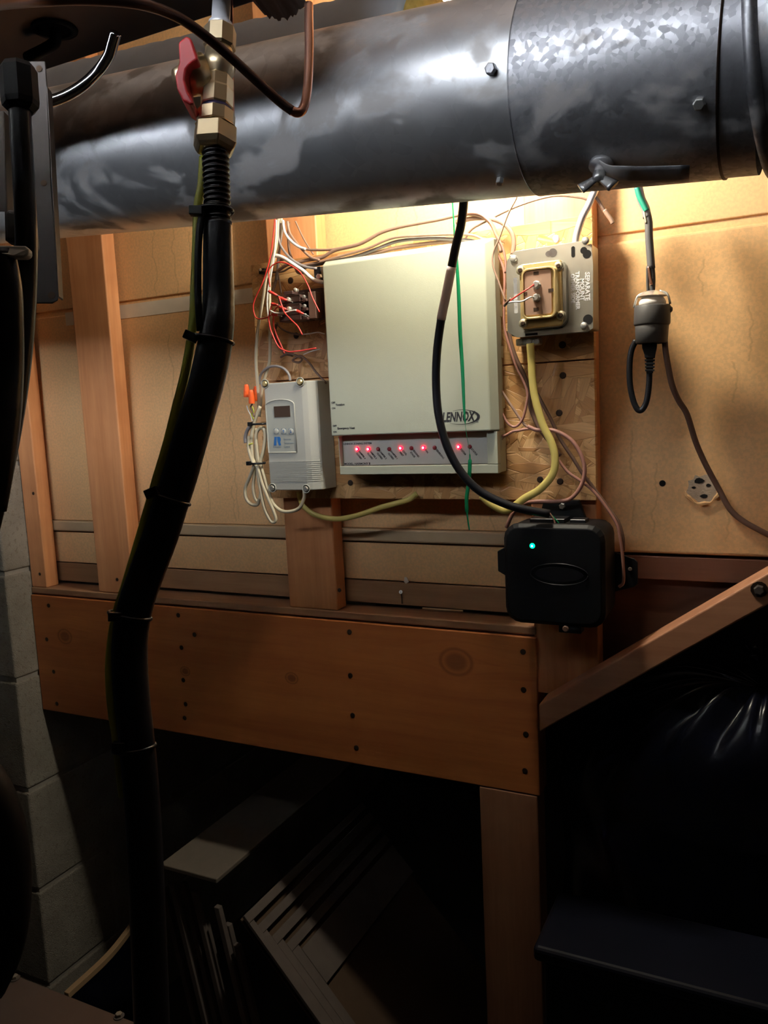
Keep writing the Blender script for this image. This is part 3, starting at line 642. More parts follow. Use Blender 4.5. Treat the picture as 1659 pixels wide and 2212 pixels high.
# ---------------------------------------------------------------- zone controller
def controller():
    Yf = -.098; Yb = -.0515
    xl, xr = P(697, 600, Yf).x, P(1048, 600, Yf).x; zt = P(870, 549, Yf).z; zb = P(870, 937, Yf).z
    xl2, xr2 = P(716, 900, -.085).x-.0, P(1072, 800, Yb).x
    zb2 = P(900, 1023, -.082).z
    t = thing('zone_controller', ((xl+xr)/2, Yb, zb2), 'large cream control box with glowing red indicator lights', 'controller')
    XL, XR = xl+.001, xr+.001
    # base shell
    obj('base', box(xl+.004, xr+.005, Yb-.022, Yb, zb2, zt-.004), M['beige'], t, bevel=.002)
    # cover: front face with chamfered edges
    c = .010
    def rect(x0, x1, z0, z1, y): return [Vector((x0, y, z0)), Vector((x1, y, z0)), Vector((x1, y, z1)), Vector((x0, y, z1))]
    bm = loft([rect(xl-.003, xr+.010, zb+.002, zt+.008, Yb-.020), rect(xl-.002, xr+.009, zb, zt+.007, Yf+.012), rect(xl, xr, zb, zt, Yf)])
    obj('cover', bm, M['beige'], t, bevel=.0018)
    # underside slope and recessed indicator bay
    Yp = -.083; zp1, zp0 = P(900, 956, Yp).z, P(900, 1003, Yp).z
    xa, xb = P(742, 980, Yp).x, P(1053, 980, Yp).x
    obj('lower_shell', box(xl+.006, xr+.007, Yp+.003, Yb-.002, zb2, zb-.0005), M['beige'], t, bevel=.002)
    bm = bmesh.new()
    bx(bm, xl+.006, xr+.007, Yp-.007, Yp+.004, zb2, zp0-.001)
    bx(bm, xl+.006, xa-.002, Yp-.007, Yp+.004, zp0-.001, zb-.001); bx(bm, xb+.002, xr+.007, Yp-.007, Yp+.004, zp0-.001, zb-.001)
    obj('bay_frame', bm, M['beige'], t, bevel=.0015)
    lab = obj('indicator_label', box(xa, xb, Yp+.001, Yp+.0025, zp0, zp1+.004), M['silverlabel'], t)
    lit = emit('lit_red_led', (1.0, .002, .012), 12.0); core = emit('led_core', (1.0, .55, .65), 7.0)
    for i, (px, py) in enumerate(((772, 970), (796, 970), (817, 970), (841, 970), (866, 968), (889, 968), (915, 967), (939, 967), (962, 966), (991, 965), (1015, 965))):
        on = i in (0, 1, 4, 6, 9); p = P(px, py, Yp+.001)
        o = obj('indicator_light', lathe(p, (0, -1, 0), [(0, .0030), (.001, .0030), (.0022, .0022), (.0027, .001)], 14), lit if on else M['led_off'], t, True)
        if on:
            o['label'] = 'lit red indicator'
            obj('lens_core', lathe(p+Vector((0, -.0022, 0)), (0, -1, 0), [(0, .0017), (.0009, .0012)], 10), core, o, True)
        lab2 = [('DAMPER 4', 'CLOSED'), ('DAMPER 3', 'CLOSED'), ('DAMPER 2', 'CLOSED'), ('DAMPER 1', 'CLOSED'), ('COOL', 'FIRST'), ('SECOND', 'STAGE'), ('FAN',), ('REVERSING',), ('LIMIT',), ('SYSTEM',), ('STATUS',)][i]
        for j, s_ in enumerate(lab2):
            text(s_, p+Vector((.0016-.0042*j, -.0003, -.0035-.0026*j)), .0036, M['ink'], t, rot=-math.radians(50), offset=.00006, xs=.9)
    text('LENNOX ZONING SYSTEM', P(742, 961, Yp+.0009), .0038, M['ink'], t, offset=.0001, xs=1.0)
    text('MODEL: HARMONY II', P(744, 1005, Yp+.0009)+Vector((0, 0, .0005)), .0042, M['ink'], t, offset=.0001, xs=1.05)
    for s_, px, py, z in (('OFF', 716, 872, .0036), ('Vacation', 725, 876.5, .0042), ('ON', 717, 884, .0036), ('OFF', 719, 922, .0036), ('Emergency Heat', 729, 927.5, .0042), ('ON', 720, 935, .0036)):
        text(s_, P(px, py, Yf-.0001), z, M['ink'], t, offset=.00012)
    text('LENNOX', P(955, 911, Yf-.0001), .0172, M['ink'], t, shear=.25, offset=.00055, xs=.64)
    # swoosh ring
    c0 = P(997, 901, Yf-.0004); a_, b_ = abs(P(1037, 901, Yf).x-c0.x), .0098; vs_, fs = [], []; N = 56
    for k in range(N+1):
        a = math.radians(118-250*k/N); th = math.sin(math.pi*k/N)
        vs_.append((c0.x+math.cos(a)*a_, c0.y, c0.z+math.sin(a)*b_)); vs_.append((c0.x+math.cos(a)*(a_-.0003-.0036*th**1.5), c0.y, c0.z+math.sin(a)*(b_-.0003-.0010*th)))
    for k in range(N): fs.append((2*k, 2*k+1, 2*k+3, 2*k+2))
    obj('logo_swoosh', (vs_, fs), M['ink'], t)
    text('TM', P(1029, 913, Yf-.0001), .0022, M['ink'], t)
    for z in (670, 760, 870, 960):
        p = P(1068, z, -.07); obj('hinge_tab', box(xr+.0045, xr+.0075, -.075, -.055, p.z-.008, p.z+.008), M['beige'], t, bevel=.0008)
controller()

# ---------------------------------------------------------------- temperature controller
def thermostat():
    Yf, Yb = -.096, -.0515
    x0, x1 = P(573, 900, Yf).x, P(655, 900, Yf).x; z1, z0 = P(610, 826, Yf).z, P(625, 1059, Yf).z
    t = thing('temperature_controller', ((x0+x1)/2, Yb, z0), 'light grey temperature controller with small dark display and three buttons', 'controller')
    xs = [x0, x1, x1+.020, x1+.028]; ys = [Yf, Yf, Yf+.010, Yb]
    prof = [(x0, Yb), (x0, Yf+.002), (x0+.002, Yf), (x1, Yf), (x1+.008, Yf+.002), (x1+.019, Yf+.008), (x1+.021, Yf+.011), (x1+.024, Yb)]
    bm = prism([Vector((a, b, z0)) for a, b in prof], (0, 0, z1-z0)); o = obj('case', bm, M['greyabs'], t, bevel=.0016)
    # grooves
    for k in range(11):
        z = P(610, 998+k*4.2, Yf).z
        pr = [Vector((a, b-.0006, z)) for a, b in prof[1:7]]
        bm = bmesh.new(); va = [bm.verts.new(p) for p in pr]; vb = [bm.verts.new(p+Vector((0, 0, .0011))) for p in pr]
        vc = [bm.verts.new(p+Vector((0, .0009, .0006))) for p in pr]
        for i in range(len(pr)-1): bm.faces.new((va[i], va[i+1], vb[i+1], vb[i]))
        for i in range(len(pr)-1): bm.faces.new((vb[i], vb[i+1], vc[i+1], vc[i]))
        obj('rib', bm, M['greyabs'], t)
    # label recess: frame plus panel
    a, b = P(579, 950, Yf).x, P(640, 950, Yf).x; zt_, zb_ = P(605, 872, Yf).z, P(620, 977, Yf).z; mid = (a+b)/2
    top = [Vector((mid+(b-a)/2*math.cos(q), 0, zt_-.002+.008*math.sin(q))) for q in [math.radians(180-180*k/12) for k in range(13)]]
    poly = [Vector((b, 0, zb_)), Vector((a, 0, zb_))]+top
    outer = []
    cen = Vector((mid, 0, (zt_+zb_)/2))
    obj('face_label', prism([p+Vector((0, Yf-.0002, 0)) for p in poly], (0, -.0002, 0)), M['label'], t)
    rim = [p+Vector((0, Yf-.0006, 0)) for p in poly]; rim.append(rim[0])
    obj('recess_rim', tube(rim, .0009, 8, smooth=0), M['greyabs'], t, True)
    l0, l1 = P(592, 878, Yf), P(628, 900, Yf); Yt = Yf-.0006
    obj('display', box(l0.x, l1.x, Yt-.0004, Yt, l1.z, l0.z), M['lcd'], t)
    for px, s_ in ((597, ''), (613, 'u'), (629, 'd')):
        p = P(px, 932, Yt); r = .0043
        obj('button_field', box(p.x-r, p.x+r, Yt-.0002, Yt, p.z-r, p.z+r), M['inkgrey'], t)
        o = obj('button', lathe(p, (0, -1, 0), [(0, .0042), (.0005, .0042), (.0008, .0036)], 18), M['silverlabel'], t, True)
        if s_:
            sg = 1 if s_ == 'u' else -1; y = Yt-.001
            obj('arrow', prism([Vector((p.x+dx, y, p.z+dz*sg)) for dx, dz in ((-.0004, -.0026), (.0004, -.0026), (.0004, .0006), (.0016, .0004), (0, .0027), (-.0016, .0004), (-.0004, .0006))], (0, -.0001, 0)), M['blue'], t)
    # blue R emblem
    p = P(599, 953, Yt); y = Yt-.0001; s_ = .0064
    def em(l): return [Vector((p.x+a_*s_, y, p.z+b_*s_)) for a_, b_ in l]
    bm = prism(em([(-1, -1), (-.72, 1), (-.05, 1), (-.22, .1), (-.3, -1)]), (0, -.0001, 0)); prism(em([(.0, 1), (.75, 1), (1, .55), (.95, 0), (.78, -.1), (1.0, -1), (.35, -1), (.05, .2)]), (0, -.0001, 0), bm)
    obj('emblem', bm, M['blue'], t)
    text('RANCO', P(590, 967, Yt)+Vector((0, 0, -.0002)), .0032, M['inkgrey'], t, xs=1.25)
    for i, s2 in enumerate(('Electronic', 'Temperature', 'Control')): text(s2, P(612.5+.4*i, 951+8*i, Yt), .0040, M['blue' if i == 9 else 'inkgrey'], t, xs=.82)
    for px, py in ((572, 829), (648, 825), (588, 1054), (661, 1056)):
        p = P(px, py, Yf-.001); obj('screw_recess', lathe(p, (0, -1, 0), [(-.001, .0068), (.0004, .0068), (.0004, .0058), (-.001, .0056)], 18), M['greyabs'], t, True)
        screw('screw', p, (0, -1, 0), .0042, M['gold'] if py < 900 else M['steel'], t, .0022)
    return (x0, x1, z0, z1)
thermostat()

# ---------------------------------------------------------------- transformer on box
def transformer():
    Yf = -.088; Yb = -.0515
    t = thing('junction_box', (P(1190, 620, Yb).x, Yb, P(1190, 720, Yb).z), 'square steel junction box carrying a small gold transformer', 'electrical box')
    outl = [(1113, 543), (1257, 521), (1279, 535), (1282, 574), (1282, 709), (1269, 718), (1116, 728), (1097, 718), (1094, 583), (1096, 562)]
    pl = [P(x, y, Yf) for x, y in outl]
    obj('cover_plate', prism(pl, (0, -.0015, 0)), M['plate_steel'], t, bevel=.0003)
    xs_ = [p.x for p in pl]; zs_ = [p.z for p in pl]; x0, x1, z0, z1 = min(xs_), max(xs_), min(zs_), max(zs_)
    obj('box_body', box(x0+.004, x1-.0015, Yf+.0005, Yb, z0+.003, z1-.004), M['plate_steel'], t, bevel=.002)
    yy = Yf-.0016
    def shape(pts, m, name, d=-.0002, y=yy): return obj(name, prism([P(x, y_, y) for x, y_ in pts], (0, d, 0)), m, t)
    # punched holes
    def disc(px, py, r, m, name, ez=1.0):
        c = P(px, py, yy); return [c+Vector((math.cos(a)*r, 0, math.sin(a)*r*ez)) for a in [2*math.pi*k/14 for k in range(14)]]
    bm = prism(disc(1261, 541, .0042, None, ''), (0, -.0002, 0)); prism(disc(1268, 549, .0052, None, ''), (0, -.0002, 0), bm); obj('keyhole', bm, M['hole'], t)
    obj('slot', prism(rrect(P(1234, 540, yy).x, P(1242, 540, yy).x, P(1238, 556, yy).z, P(1238, 532, yy).z, .0021, yy), (0, -.0002, 0)), M['hole'], t)
    bm = prism(disc(1186, 548, .0045, None, '', .8), (0, -.0002, 0)); prism(disc(1194, 546, .0052, None, ''), (0, -.0002, 0), bm); obj('keyhole', bm, M['bracket'], t)
    obj('keyhole', prism(disc(1270, 690, .006, None, ''), (0, -.0002, 0)), M['hole'], t)
    obj('slot', prism(rrect(P(1110, 640, yy).x, P(1118, 640, yy).x, P(1112, 677, yy).z, P(1112, 600, yy).z, .0006, yy), (0, -.0001, 0)), M['galv3'], t)
    # raised ring with transformer lugs
    a0, a1 = P(1126, 600, Yf).x, P(1228, 600, Yf).x; b0, b1 = P(1170, 712, Yf).z, P(1175, 566, Yf).z
    ym = Yf-.009
    bm = loft([rrect(a0, a1, b0, b1, .012, Yf-.001), rrect(a0+.001, a1-.001, b0+.001, b1-.001, .011, ym)]); obj('mounting_ring', bm, M['plate_steel'], t, bevel=.0004)
    # gold frame
    c0, c1 = P(1131, 600, ym).x, P(1196, 600, ym).x; d0, d1 = P(1165, 697, ym).z, P(1165, 570, ym).z
    yg = ym-.0105
    bm = loft([rrect(c0-.005, c1+.011, d0-.006, d1+.002, .004, ym-.0005), rrect(c0-.004, c1+.010, d0-.005, d1+.001, .004, ym-.002)]); obj('gold_flange', bm, M['gold'], t, bevel=.0004)
    g0, g1, h0, h1 = P(1126, 600, yg).x, P(1200, 600, yg).x, P(1165, 688, yg).z, P(1165, 577, yg).z
    outer = [rrect(g0+.001, g1+.003, h0, h1, .009, ym-.002), rrect(g0, g1, h0, h1, .008, yg), rrect(g0+.0022, g1-.0022, h0+.0022, h1-.0022, .0065, yg), rrect(g0+.0026, g1-.0026, h0+.0026, h1-.0026, .006, yg+.004)]
    obj('transformer_rim', loft(outer), M['gold'], t, True, bevel=.0003)
    tp = obj('terminal_plate', prism(rrect(g0+.003, g1-.006, h0+.005, h1-.003, .004, yg+.0036), (0, -.0012, 0)), plain('brown_terminal_plate', (.42, .27, .20), .4, .5), t, bevel=.0003)
    for px, py in ((1125, 584), (1207, 575), (1131, 699), (1212, 681)):
        p = P(px, py, ym-.003); obj('lug', lathe(p, (0, -1, 0), [(0, .0058), (.002, .0056), (.0028, .004)], 16), plain('pale_lug', (.75, .70, .52), .35, .9), t, True); screw('rivet', p+Vector((0, -.003, 0)), (0, -1, 0), .0028, M['nail'], t, .0008)
    T1, T2 = P(1158, 615, yg-.001), P(1158, 643, yg-.001)
    for p in (T1, T2):
        o = obj('terminal_screw', lathe(p+Vector((0, .004, 0)), (0, -1, 0), [(0, .0052), (.003, .0052), (.0035, .0038), (.008, .0035)], 8), M['steel'], t)
    for px, py in ((1158, 590), (1158, 668), (1190, 627), (1133, 635)):
        p = P(px, py, yg+.0022); obj('tab_slot', box(p.x-.0032, p.x+.0032, p.y-.0002, p.y, p.z-.002, p.z+.002), M['nail'], t)
    for px, py in ((1110, 559), (1265, 520), (1262, 704)):
        p = P(px, py, Yf-.0015); obj('corner_screw', lathe(p, (0, -1, 0), [(0, .0046), (.0022, .0044), (.003, .003)], 16), M['steel'], t, True)
    # lower bracket lip
    obj('lower_lip', prism([P(1117, 716, Yf-.002), P(1268, 703, Yf-.002), P(1268, 716, Yf-.002), P(1117, 729, Yf-.002)], (0, -.001, 0)), M['plate_steel'], t)
    for px, py, w_ in ((1148, 722, .008), (1205, 706, .006)):
        p = P(px, py, Yf-.0032); obj('lip_slot', box(p.x-w_, p.x+w_, p.y-.0001, p.y, p.z-.0015, p.z+.0015), M['hole'], t)
    # embossed lettering, turned a quarter clockwise
    for px, py, s_, z in ((1264, 588, 'SEPARATE', .0078), (1253, 602, 'MOUNT', .0074), (1243, 587, 'TRANSFORMER', .0068), (1233, 592, 'OTHER SIDE', .0066)):
        text(s_, P(px, py, yy-.0001), z, plain('bright_stamp', (.85, .85, .9), .4, .2), t, rot=-math.pi/2, offset=.00016, xs=.96)
    # cable clamp below
    p = P(1143, 738, -.072); bm = bmesh.new(); bx(bm, p.x-.015, p.x+.015, -.082, -.062, p.z-.005, p.z+.004)
    obj('cable_clamp', bm, M['steel'], t, bevel=.002)
    for px in (1124, 1143, 1160): screw('clamp_screw', P(px, 738, -.082), (0, -1, 0), .004, M['steel'], t, .002)
    # conduit
    t2 = thing('flexible_conduit', P(1260, 470, -.075), 'silver flexible conduit entering the top of the junction box', 'conduit')
    obj('sheath', tube(W(((1300, 380), (1288, 405), (1280, 423), (1271, 444), (1259, 467), (1250, 493), (1245, 512), (1243, 530)), -.075), .0044, 12), plain('silver_sheath', (.72, .68, .72), .35, .6), t2, True)
    # transformer leads
    def wire_(name, label, pts, r, m): t3 = thing(name, pts[0], label, 'wire'); obj('insulation', tube(pts, r, 8), m, t3, True)
    j = P(1094, 655, -.118)
    wire_('terminal_wire', 'short red wire on the transformer upper terminal', [T1+Vector((-.002, -.004, 0)), P(1145, 621, -.122), P(1120, 637, -.124), j], .0010, M['redw'])
    wire_('terminal_wire', 'short white wire on the transformer lower terminal', [T2+Vector((-.002, -.004, 0)), P(1146, 642, -.122), P(1128, 651, -.124), P(1108, 652, -.122), j], .0010, M['whitewire'])
    wire_('lead_sleeve', 'short dark sleeve joining the two transformer leads', [P(1104, 645, -.120), j, P(1090, 660, -.112)], .0018, M['brown'])
transformer()

# ---------------------------------------------------------------- relay
def relay():
    Yf, Yb = -.098, -.0515
    x0, x1 = P(601, 660, Yf).x, P(664, 660, Yf).x; z1, z0 = P(640, 634, Yf).z, P(640, 694, Yf).z
    t = thing('relay', ((x0+x1)/2, Yb, z0), 'dark brown relay with screw terminals left of the cream control box', 'relay')
    obj('base', box(x0+.006, x1+.012, -.075, Yb, z0+.004, z1+.008), M['contactor'], t, bevel=.001)
    obj('side_housing', box(x1-.002, x1+.010, -.092, -.0755, z0+.002, z1+.001), plain('brown_case', (.16, .09, .07), .4), t, bevel=.001)
    h = (z1-z0)/3
    for i in range(3):
        za = z0+h*i
        obj('terminal_block', box(x0, x1-.012, Yf, -.0755, za+.0012, za+h-.0012), M['contactor'], t, bevel=.0012)
        obj('terminal_shelf', box(x1-.0115, x1-.0025, Yf+.002, -.0755, za+.0012, za+h*.4), M['contactor'], t, bevel=.0008)
        p = Vector((x1-.007, Yf+.004, za+h*.6)); screw('terminal_screw', p, (0, -1, 0), .0026, M['steel'], t, .003)
        obj('contact_clip', tube([Vector((x0-.001, Yf-.0005, za+h-.001)), Vector((x0+.012, Yf-.0008, za+h)), Vector((x1-.012, Yf-.0008, za+h-.0008)), Vector((x1-.004, Yf-.0005, za+h))], .0004, 6), M['bracket'], t, True)
    for px, py in ((639, 627), (624, 647), (625, 667)):
        p = P(px, py, Yf-.002); obj('spade_terminal', lathe(p, (0, -1, 0), [(-.004, .0028), (.002, .0034), (.003, .0026)], 10), plain('pale_tab', (.70, .70, .62), .4, .6), t, True)
    obj('top_post', box(x0+.006, x0+.022, Yf+.006, -.0755, z1+.0005, z1+.006), M['contactor'], t, bevel=.001)
    obj('mounting_foot', box(x1+.0125, x1+.020, -.056, Yb, z0+.012, z0+.030), plain('cream_foot', (.68, .52, .36), .5), t, bevel=.0008)
    bm = lathe(Vector((x1+.0165, -.0562, z0+.022)), (0, -1, 0), [(0, .0016), (.0002, .0016)], 10); obj('foot_hole', bm, M['hole'], t)
    # red crimp sleeves
    def crimp(a, b, label):
        A, B = P(*a, Yf-.006), P(*b, Yf-.006); t2 = thing('crimp_terminal', A, label, 'crimp terminal', 'red crimp terminals on the relay')
        d = B-A; L = d.length; obj('sleeve', lathe(A, d, [(0, .0016), (L*.1, .0021), (L*.45, .0022), (L*.5, .0017), (L*.8, .0015)], 10), M['redw'], t2, True)
        obj('fork', lathe(A+d*.75, d, [(0, .0009), (L*.6, .0009)], 6), M['steel'], t2)
    crimp((580, 629), (603, 640), 'red crimp terminal at the upper left corner of the relay')
    crimp((601, 642), (624, 650), 'red crimp terminal on the top terminal of the relay')
    crimp((586, 656), (604, 660), 'red crimp terminal left of the relay middle terminal')
    crimp((602, 663), (622, 669), 'red crimp terminal on the middle terminal of the relay')
    crimp((638, 670), (660, 680), 'red crimp terminal lying across the relay lower right')
    crimp((587, 679), (603, 682), 'red crimp terminal at the lower left of the relay')
relay()

# ---------------------------------------------------------------- wires
def wire(label, pts, r, m, cat='wire', name='wire', group=None, flat=1.0, Y=-.06, seg=8, sm=6):
    p = W(pts, Y); t = tag(obj(name, tube(p, r, seg, smooth=sm, flat=flat, flatdir=(0, 1, 0) if flat != 1 else None), M[m], None, True), label, cat, group); return t
def wires():
    wire('white flat cable hanging farthest left past the relay to the coil', [(602, 470), (600, 482), (596, 531), (589, 557), (583, 584), (574, 602), (569, 638), (563, 674), (556, 719), (553, 780), (556, 824), (559, 875), (552, 905), (546, 925)], .0028, 'cream', 'cable', 'white_cable', Y=-.088, flat=.6)
    wire('white flat cable dropping just left of the relay', [(607, 470), (606, 500), (598, 540), (588, 575), (583, 600), (582, 629), (583, 701), (583, 770), (578, 797), (567, 833), (563, 871), (560, 900)], .0028, 'cream', 'cable', 'white_cable', Y=-.075, flat=.6)
    wire('thick white cable sweeping down into the cream control box', [(586, 562), (590, 553), (601, 553), (614, 558), (628, 567), (641, 576), (655, 585), (668, 597), (680, 605), (699, 610)], .0028, 'whitewire', 'cable', 'white_cable', Y=-.083, seg=10)
    wire('thin white wire dropping straight beside the pink wire', [(597, 475), (596, 510), (592, 550), (586, 590), (579, 625), (577, 660), (581, 700)], .0011, 'whitewire', Y=-.094)
    wire('pinkish red wire looping widest to the left of the cables', [(594, 470), (593, 484), (587, 538), (580, 571), (567, 611), (552, 643), (547, 665), (554, 687), (574, 687), (585, 681)], .0010, 'redw', Y=-.098)
    wire('red wire arching over the relay toward the control box', [(583, 620), (581, 584), (598, 568), (619, 569), (647, 587), (665, 616), (675, 643), (690, 674)], .0010, 'redw', Y=-.104)
    wire('red wire running diagonally down across the relay front', [(603, 643), (607, 655), (614, 674), (628, 690), (643, 705), (653, 723)], .0011, 'redw', Y=-.108)
    wire('short white wire stub below the relay at the box edge', [(652, 722), (668, 721), (685, 718), (701, 721)], .0009, 'whitewire', Y=-.075)
    wire('red wire making the big lower loop below the relay', [(588, 654), (581, 683), (582, 700), (587, 719), (601, 748), (615, 757), (628, 760), (655, 757), (683, 752)], .0011, 'redw', Y=-.104)
    wire('red wire hanging inside the big lower loop', [(612, 660), (600, 663), (592, 675), (591, 701), (596, 720), (603, 737), (610, 752), (615, 763)], .0011, 'redw', Y=-.100)
    wire('short white jumper across the middle of the relay', [(584, 671), (595, 676), (613, 676), (628, 672), (640, 670)], .0012, 'whitewire', Y=-.106)
    wire('black wire curving under the relay', [(598, 697), (606, 708), (621, 717), (636, 721), (647, 723), (654, 721)], .0014, 'brown', Y=-.062)
    wire('dark wire dropping from the bundle to the relay corner', [(598, 590), (596, 605), (592, 620), (588, 632)], .0022, 'brown', Y=-.066)
    wire('thin dark wire slanting down onto the relay top', [(600, 590), (604, 610), (608, 636)], .0012, 'brown', Y=-.066)
    wire('dark cable behind the red loops below the relay', [(597, 700), (594, 725), (602, 745), (614, 762), (632, 768)], .0022, 'brown', 'cable', Y=-.062)
    wire('dark kinked cable running down to the control box side', [(606, 772), (622, 764), (640, 768), (652, 776), (645, 783), (632, 778), (650, 769), (668, 784), (682, 803), (705, 828)], .0016, 'brown', 'cable', Y=-.066)
    wire('short bare white wire tip beside the lower red loop', [(655, 766), (672, 759), (692, 754)], .0007, 'whitewire', Y=-.07)
    wire('grey cable arching over the temperature controller', [(561, 830), (561, 817), (567, 804), (581, 793), (598, 791), (614, 797), (624, 809), (627, 822)], .0020, 'greyw', 'cable', 'grey_cable', Y=-.078, seg=10)
    # bundle over the control box
    B = -.075
    wire('pale cable curving from the bundle and running flat along the panel top', [(611, 478), (613, 495), (620, 509), (638, 527), (661, 538), (690, 540), (717, 539), (735, 536)], .0018, 'tan', 'cable', 'tan_cable', Y=B)
    wire('white cable curving inside the wire fan under the duct', [(611, 476), (615, 500), (626, 518), (645, 533), (660, 538)], .0020, 'whitewire', 'cable', 'white_cable', Y=B-.006)
    wire('tan cable dropping from the duct toward the cable knot', [(621, 478), (623, 492), (629, 509), (650, 536), (672, 556), (690, 562)], .0019, 'tan', 'cable', 'tan_cable', Y=B-.004)
    wire('thin tan wire slanting right from the duct to the panel', [(638, 478), (640, 482), (654, 512), (668, 536), (677, 549)], .0011, 'tan', Y=B)
    wire('tan cable rising highest in the sweep above the control box', [(600, 585), (620, 572), (641, 567), (668, 561), (696, 556), (723, 541), (777, 527), (822, 503), (860, 491), (905, 482), (948, 474), (999, 463), (1035, 465), (1060, 482), (1075, 515), (1083, 545)], .0026, 'tan', 'cable', 'tan_cable', Y=B)
    wire('tan cable second from top in the sweep above the control box', [(640, 575), (687, 567), (741, 552), (795, 536), (831, 520), (860, 512), (905, 509), (976, 506), (1019, 508), (1044, 518), (1060, 530)], .0018, 'tan', 'cable', 'tan_cable', Y=B-.002)
    wire('grey-brown cable third in the sweep above the control box', [(642, 578), (705, 565), (759, 556), (813, 538), (860, 521), (925, 515), (1000, 518), (1030, 522)], .0024, 'greyw', 'cable', 'grey_cable', Y=B+.003)
    wire('brown cable lying lowest along the control box top edge', [(640, 582), (687, 571), (741, 562), (795, 551), (860, 535), (950, 523), (1010, 521)], .0026, 'tan', 'cable', 'tan_cable', Y=B+.006)
    wire('grey cable dropping from the fan into the knot', [(606, 482), (602, 515), (612, 540), (634, 563), (660, 576), (684, 580)], .0018, 'greyw', 'cable', 'grey_cable', Y=B-.004)
    wire('dark grey cable in the middle of the vertical bundle', [(612, 478), (607, 510), (603, 545), (600, 580), (598, 605)], .0022, 'greyw', 'cable', 'grey_cable', Y=B+.008)
    wire('pale loop of cable below the knot', [(604, 562), (625, 560), (636, 575), (642, 588), (652, 590), (660, 582)], .0018, 'tan', 'cable', 'tan_cable', Y=-.064)
    wire('brown lead from the black clip to the cable knot', [(566, 585), (590, 588), (612, 586), (630, 577), (660, 577), (686, 580)], .0014, 'brown', Y=-.062)
    wire('dark cable behind the fan of white cables', [(624, 480), (623, 520), (627, 550), (640, 575)], .0020, 'brown', 'cable', Y=B+.010)
    t = thing('cable_clip', P(566, 586, -.06), 'black cable clip at the upper left corner of the strand board', 'clip')
    obj('body', box(P(560, 586, -.06).x, P(573, 586, -.06).x, -.062, -.0512, P(566, 592, -.06).z, P(566, 580, -.06).z), M['blacksat'], t, bevel=.001)
    screw('nail_head', P(563, 583, -.062), (0, -1, 0), .002, M['steel'], t)
    t = thing('cable_clamp', P(688, 592, -.07), 'black and steel cable clamp at the control box upper left edge', 'clamp')
    obj('body', box(P(684, 590, -.07).x, P(699, 590, -.07).x, -.078, -.0512, P(688, 606, -.07).z, P(688, 578, -.07).z), M['blacksat'], t, bevel=.001)
    screw('screw', P(690, 598, -.078), (0, -1, 0), .0042, M['steel'], t, .003, True)
    # right side
    wire('thin brown wire rising right across the wall above the box', [(1005, 515), (1020, 495), (1049, 479), (1103, 452), (1155, 433), (1203, 423), (1251, 427), (1271, 433), (1281, 440)], .0013, 'brown', Y=-.070)
    wire('thin tan wire hooked down from the duct to the transformer leads', [(1116, 425), (1113, 433), (1097, 464), (1078, 516), (1066, 545), (1065, 574), (1078, 612), (1092, 651)], .0012, 'tan', Y=-.102)
    wire('pinkish cable curving down behind the control box corner', [(1000, 462), (1020, 460), (1039, 464), (1059, 481), (1072, 508), (1086, 535), (1092, 564), (1092, 590)], .0016, 'pink', 'cable', 'pink_cable', Y=-.078)
    wire('broad tan cable arching down to the junction box corner', [(985, 480), (1020, 472), (1059, 472), (1088, 483), (1105, 502), (1110, 525), (1107, 550)], .0030, 'tan', 'cable', 'tan_cable', Y=-.072, flat=.6)
    wire('pink-brown cable hanging between the control box and junction box', [(1066, 535), (1072, 545), (1086, 574), (1090, 603), (1089, 660), (1090, 709), (1103, 757), (1116, 795), (1128, 818), (1139, 848), (1137, 875), (1128, 907), (1112, 922), (1096, 913), (1085, 893), (1074, 872)], .0017, 'pink', 'cable', 'pink_cable', Y=-.070)
    wire('dark cable behind the junction box lower left corner', [(1098, 715), (1106, 750), (1118, 782), (1132, 810), (1142, 840), (1146, 880), (1165, 925), (1188, 955), (1210, 985)], .0030, 'brown', 'cable', 'dark_cable', Y=-.060)
    wire('grey-tan cable from the control box side joining the pink loop', [(1078, 835), (1084, 845), (1109, 883), (1134, 918), (1150, 926)], .0018, 'tan', 'cable', 'tan_cable', Y=-.068)
    wire('long pink cable looping round right of the yellow cable', [(1140, 921), (1161, 929), (1196, 930), (1231, 948), (1253, 978), (1263, 1013), (1256, 1048), (1234, 1076), (1204, 1083), (1142, 1085), (1109, 1108), (1094, 1140)], .0026, 'pink', 'cable', 'pink_cable', Y=-.078, seg=10)
    wire('short twisted pink lead leaving the control box lower right side', [(1070, 946), (1080, 943), (1093, 940), (1108, 932), (1120, 930), (1135, 927), (1150, 926)], .0019, 'pink', Y=-.070)
    wire('short pale lead below the twisted pink lead', [(1070, 962), (1080, 955), (1088, 945), (1096, 939)], .0011, 'tan', Y=-.07)
    wire('dark cable curving down right over the panel edge', [(1160, 850), (1166, 861), (1188, 902), (1210, 948), (1237, 989), (1259, 1024), (1280, 1051), (1316, 1100), (1335, 1127), (1345, 1160), (1346, 1190)], .0024, 'brown', 'cable', 'dark_cable', Y=-.064)
    wire('thin pink cable ending on the right side of the black box', [(1196, 975), (1207, 994), (1226, 1019), (1253, 1038), (1280, 1059), (1307, 1092), (1332, 1132), (1340, 1165), (1345, 1203), (1347, 1255), (1337, 1268)], .0020, 'pink', 'cable', 'pink_cable', Y=-.072)
    wire('yellow cable curving from the junction box down to the black box', [(1145, 742), (1148, 780), (1150, 820), (1156, 861), (1172, 916), (1191, 956), (1199, 989), (1194, 1024), (1166, 1057), (1134, 1076), (1109, 1095), (1092, 1103), (1074, 1097), (1055, 1085), (1040, 1070)], .0050, 'yellow', 'cable', 'yellow_cable', Y=-.086, flat=.55, seg=12)
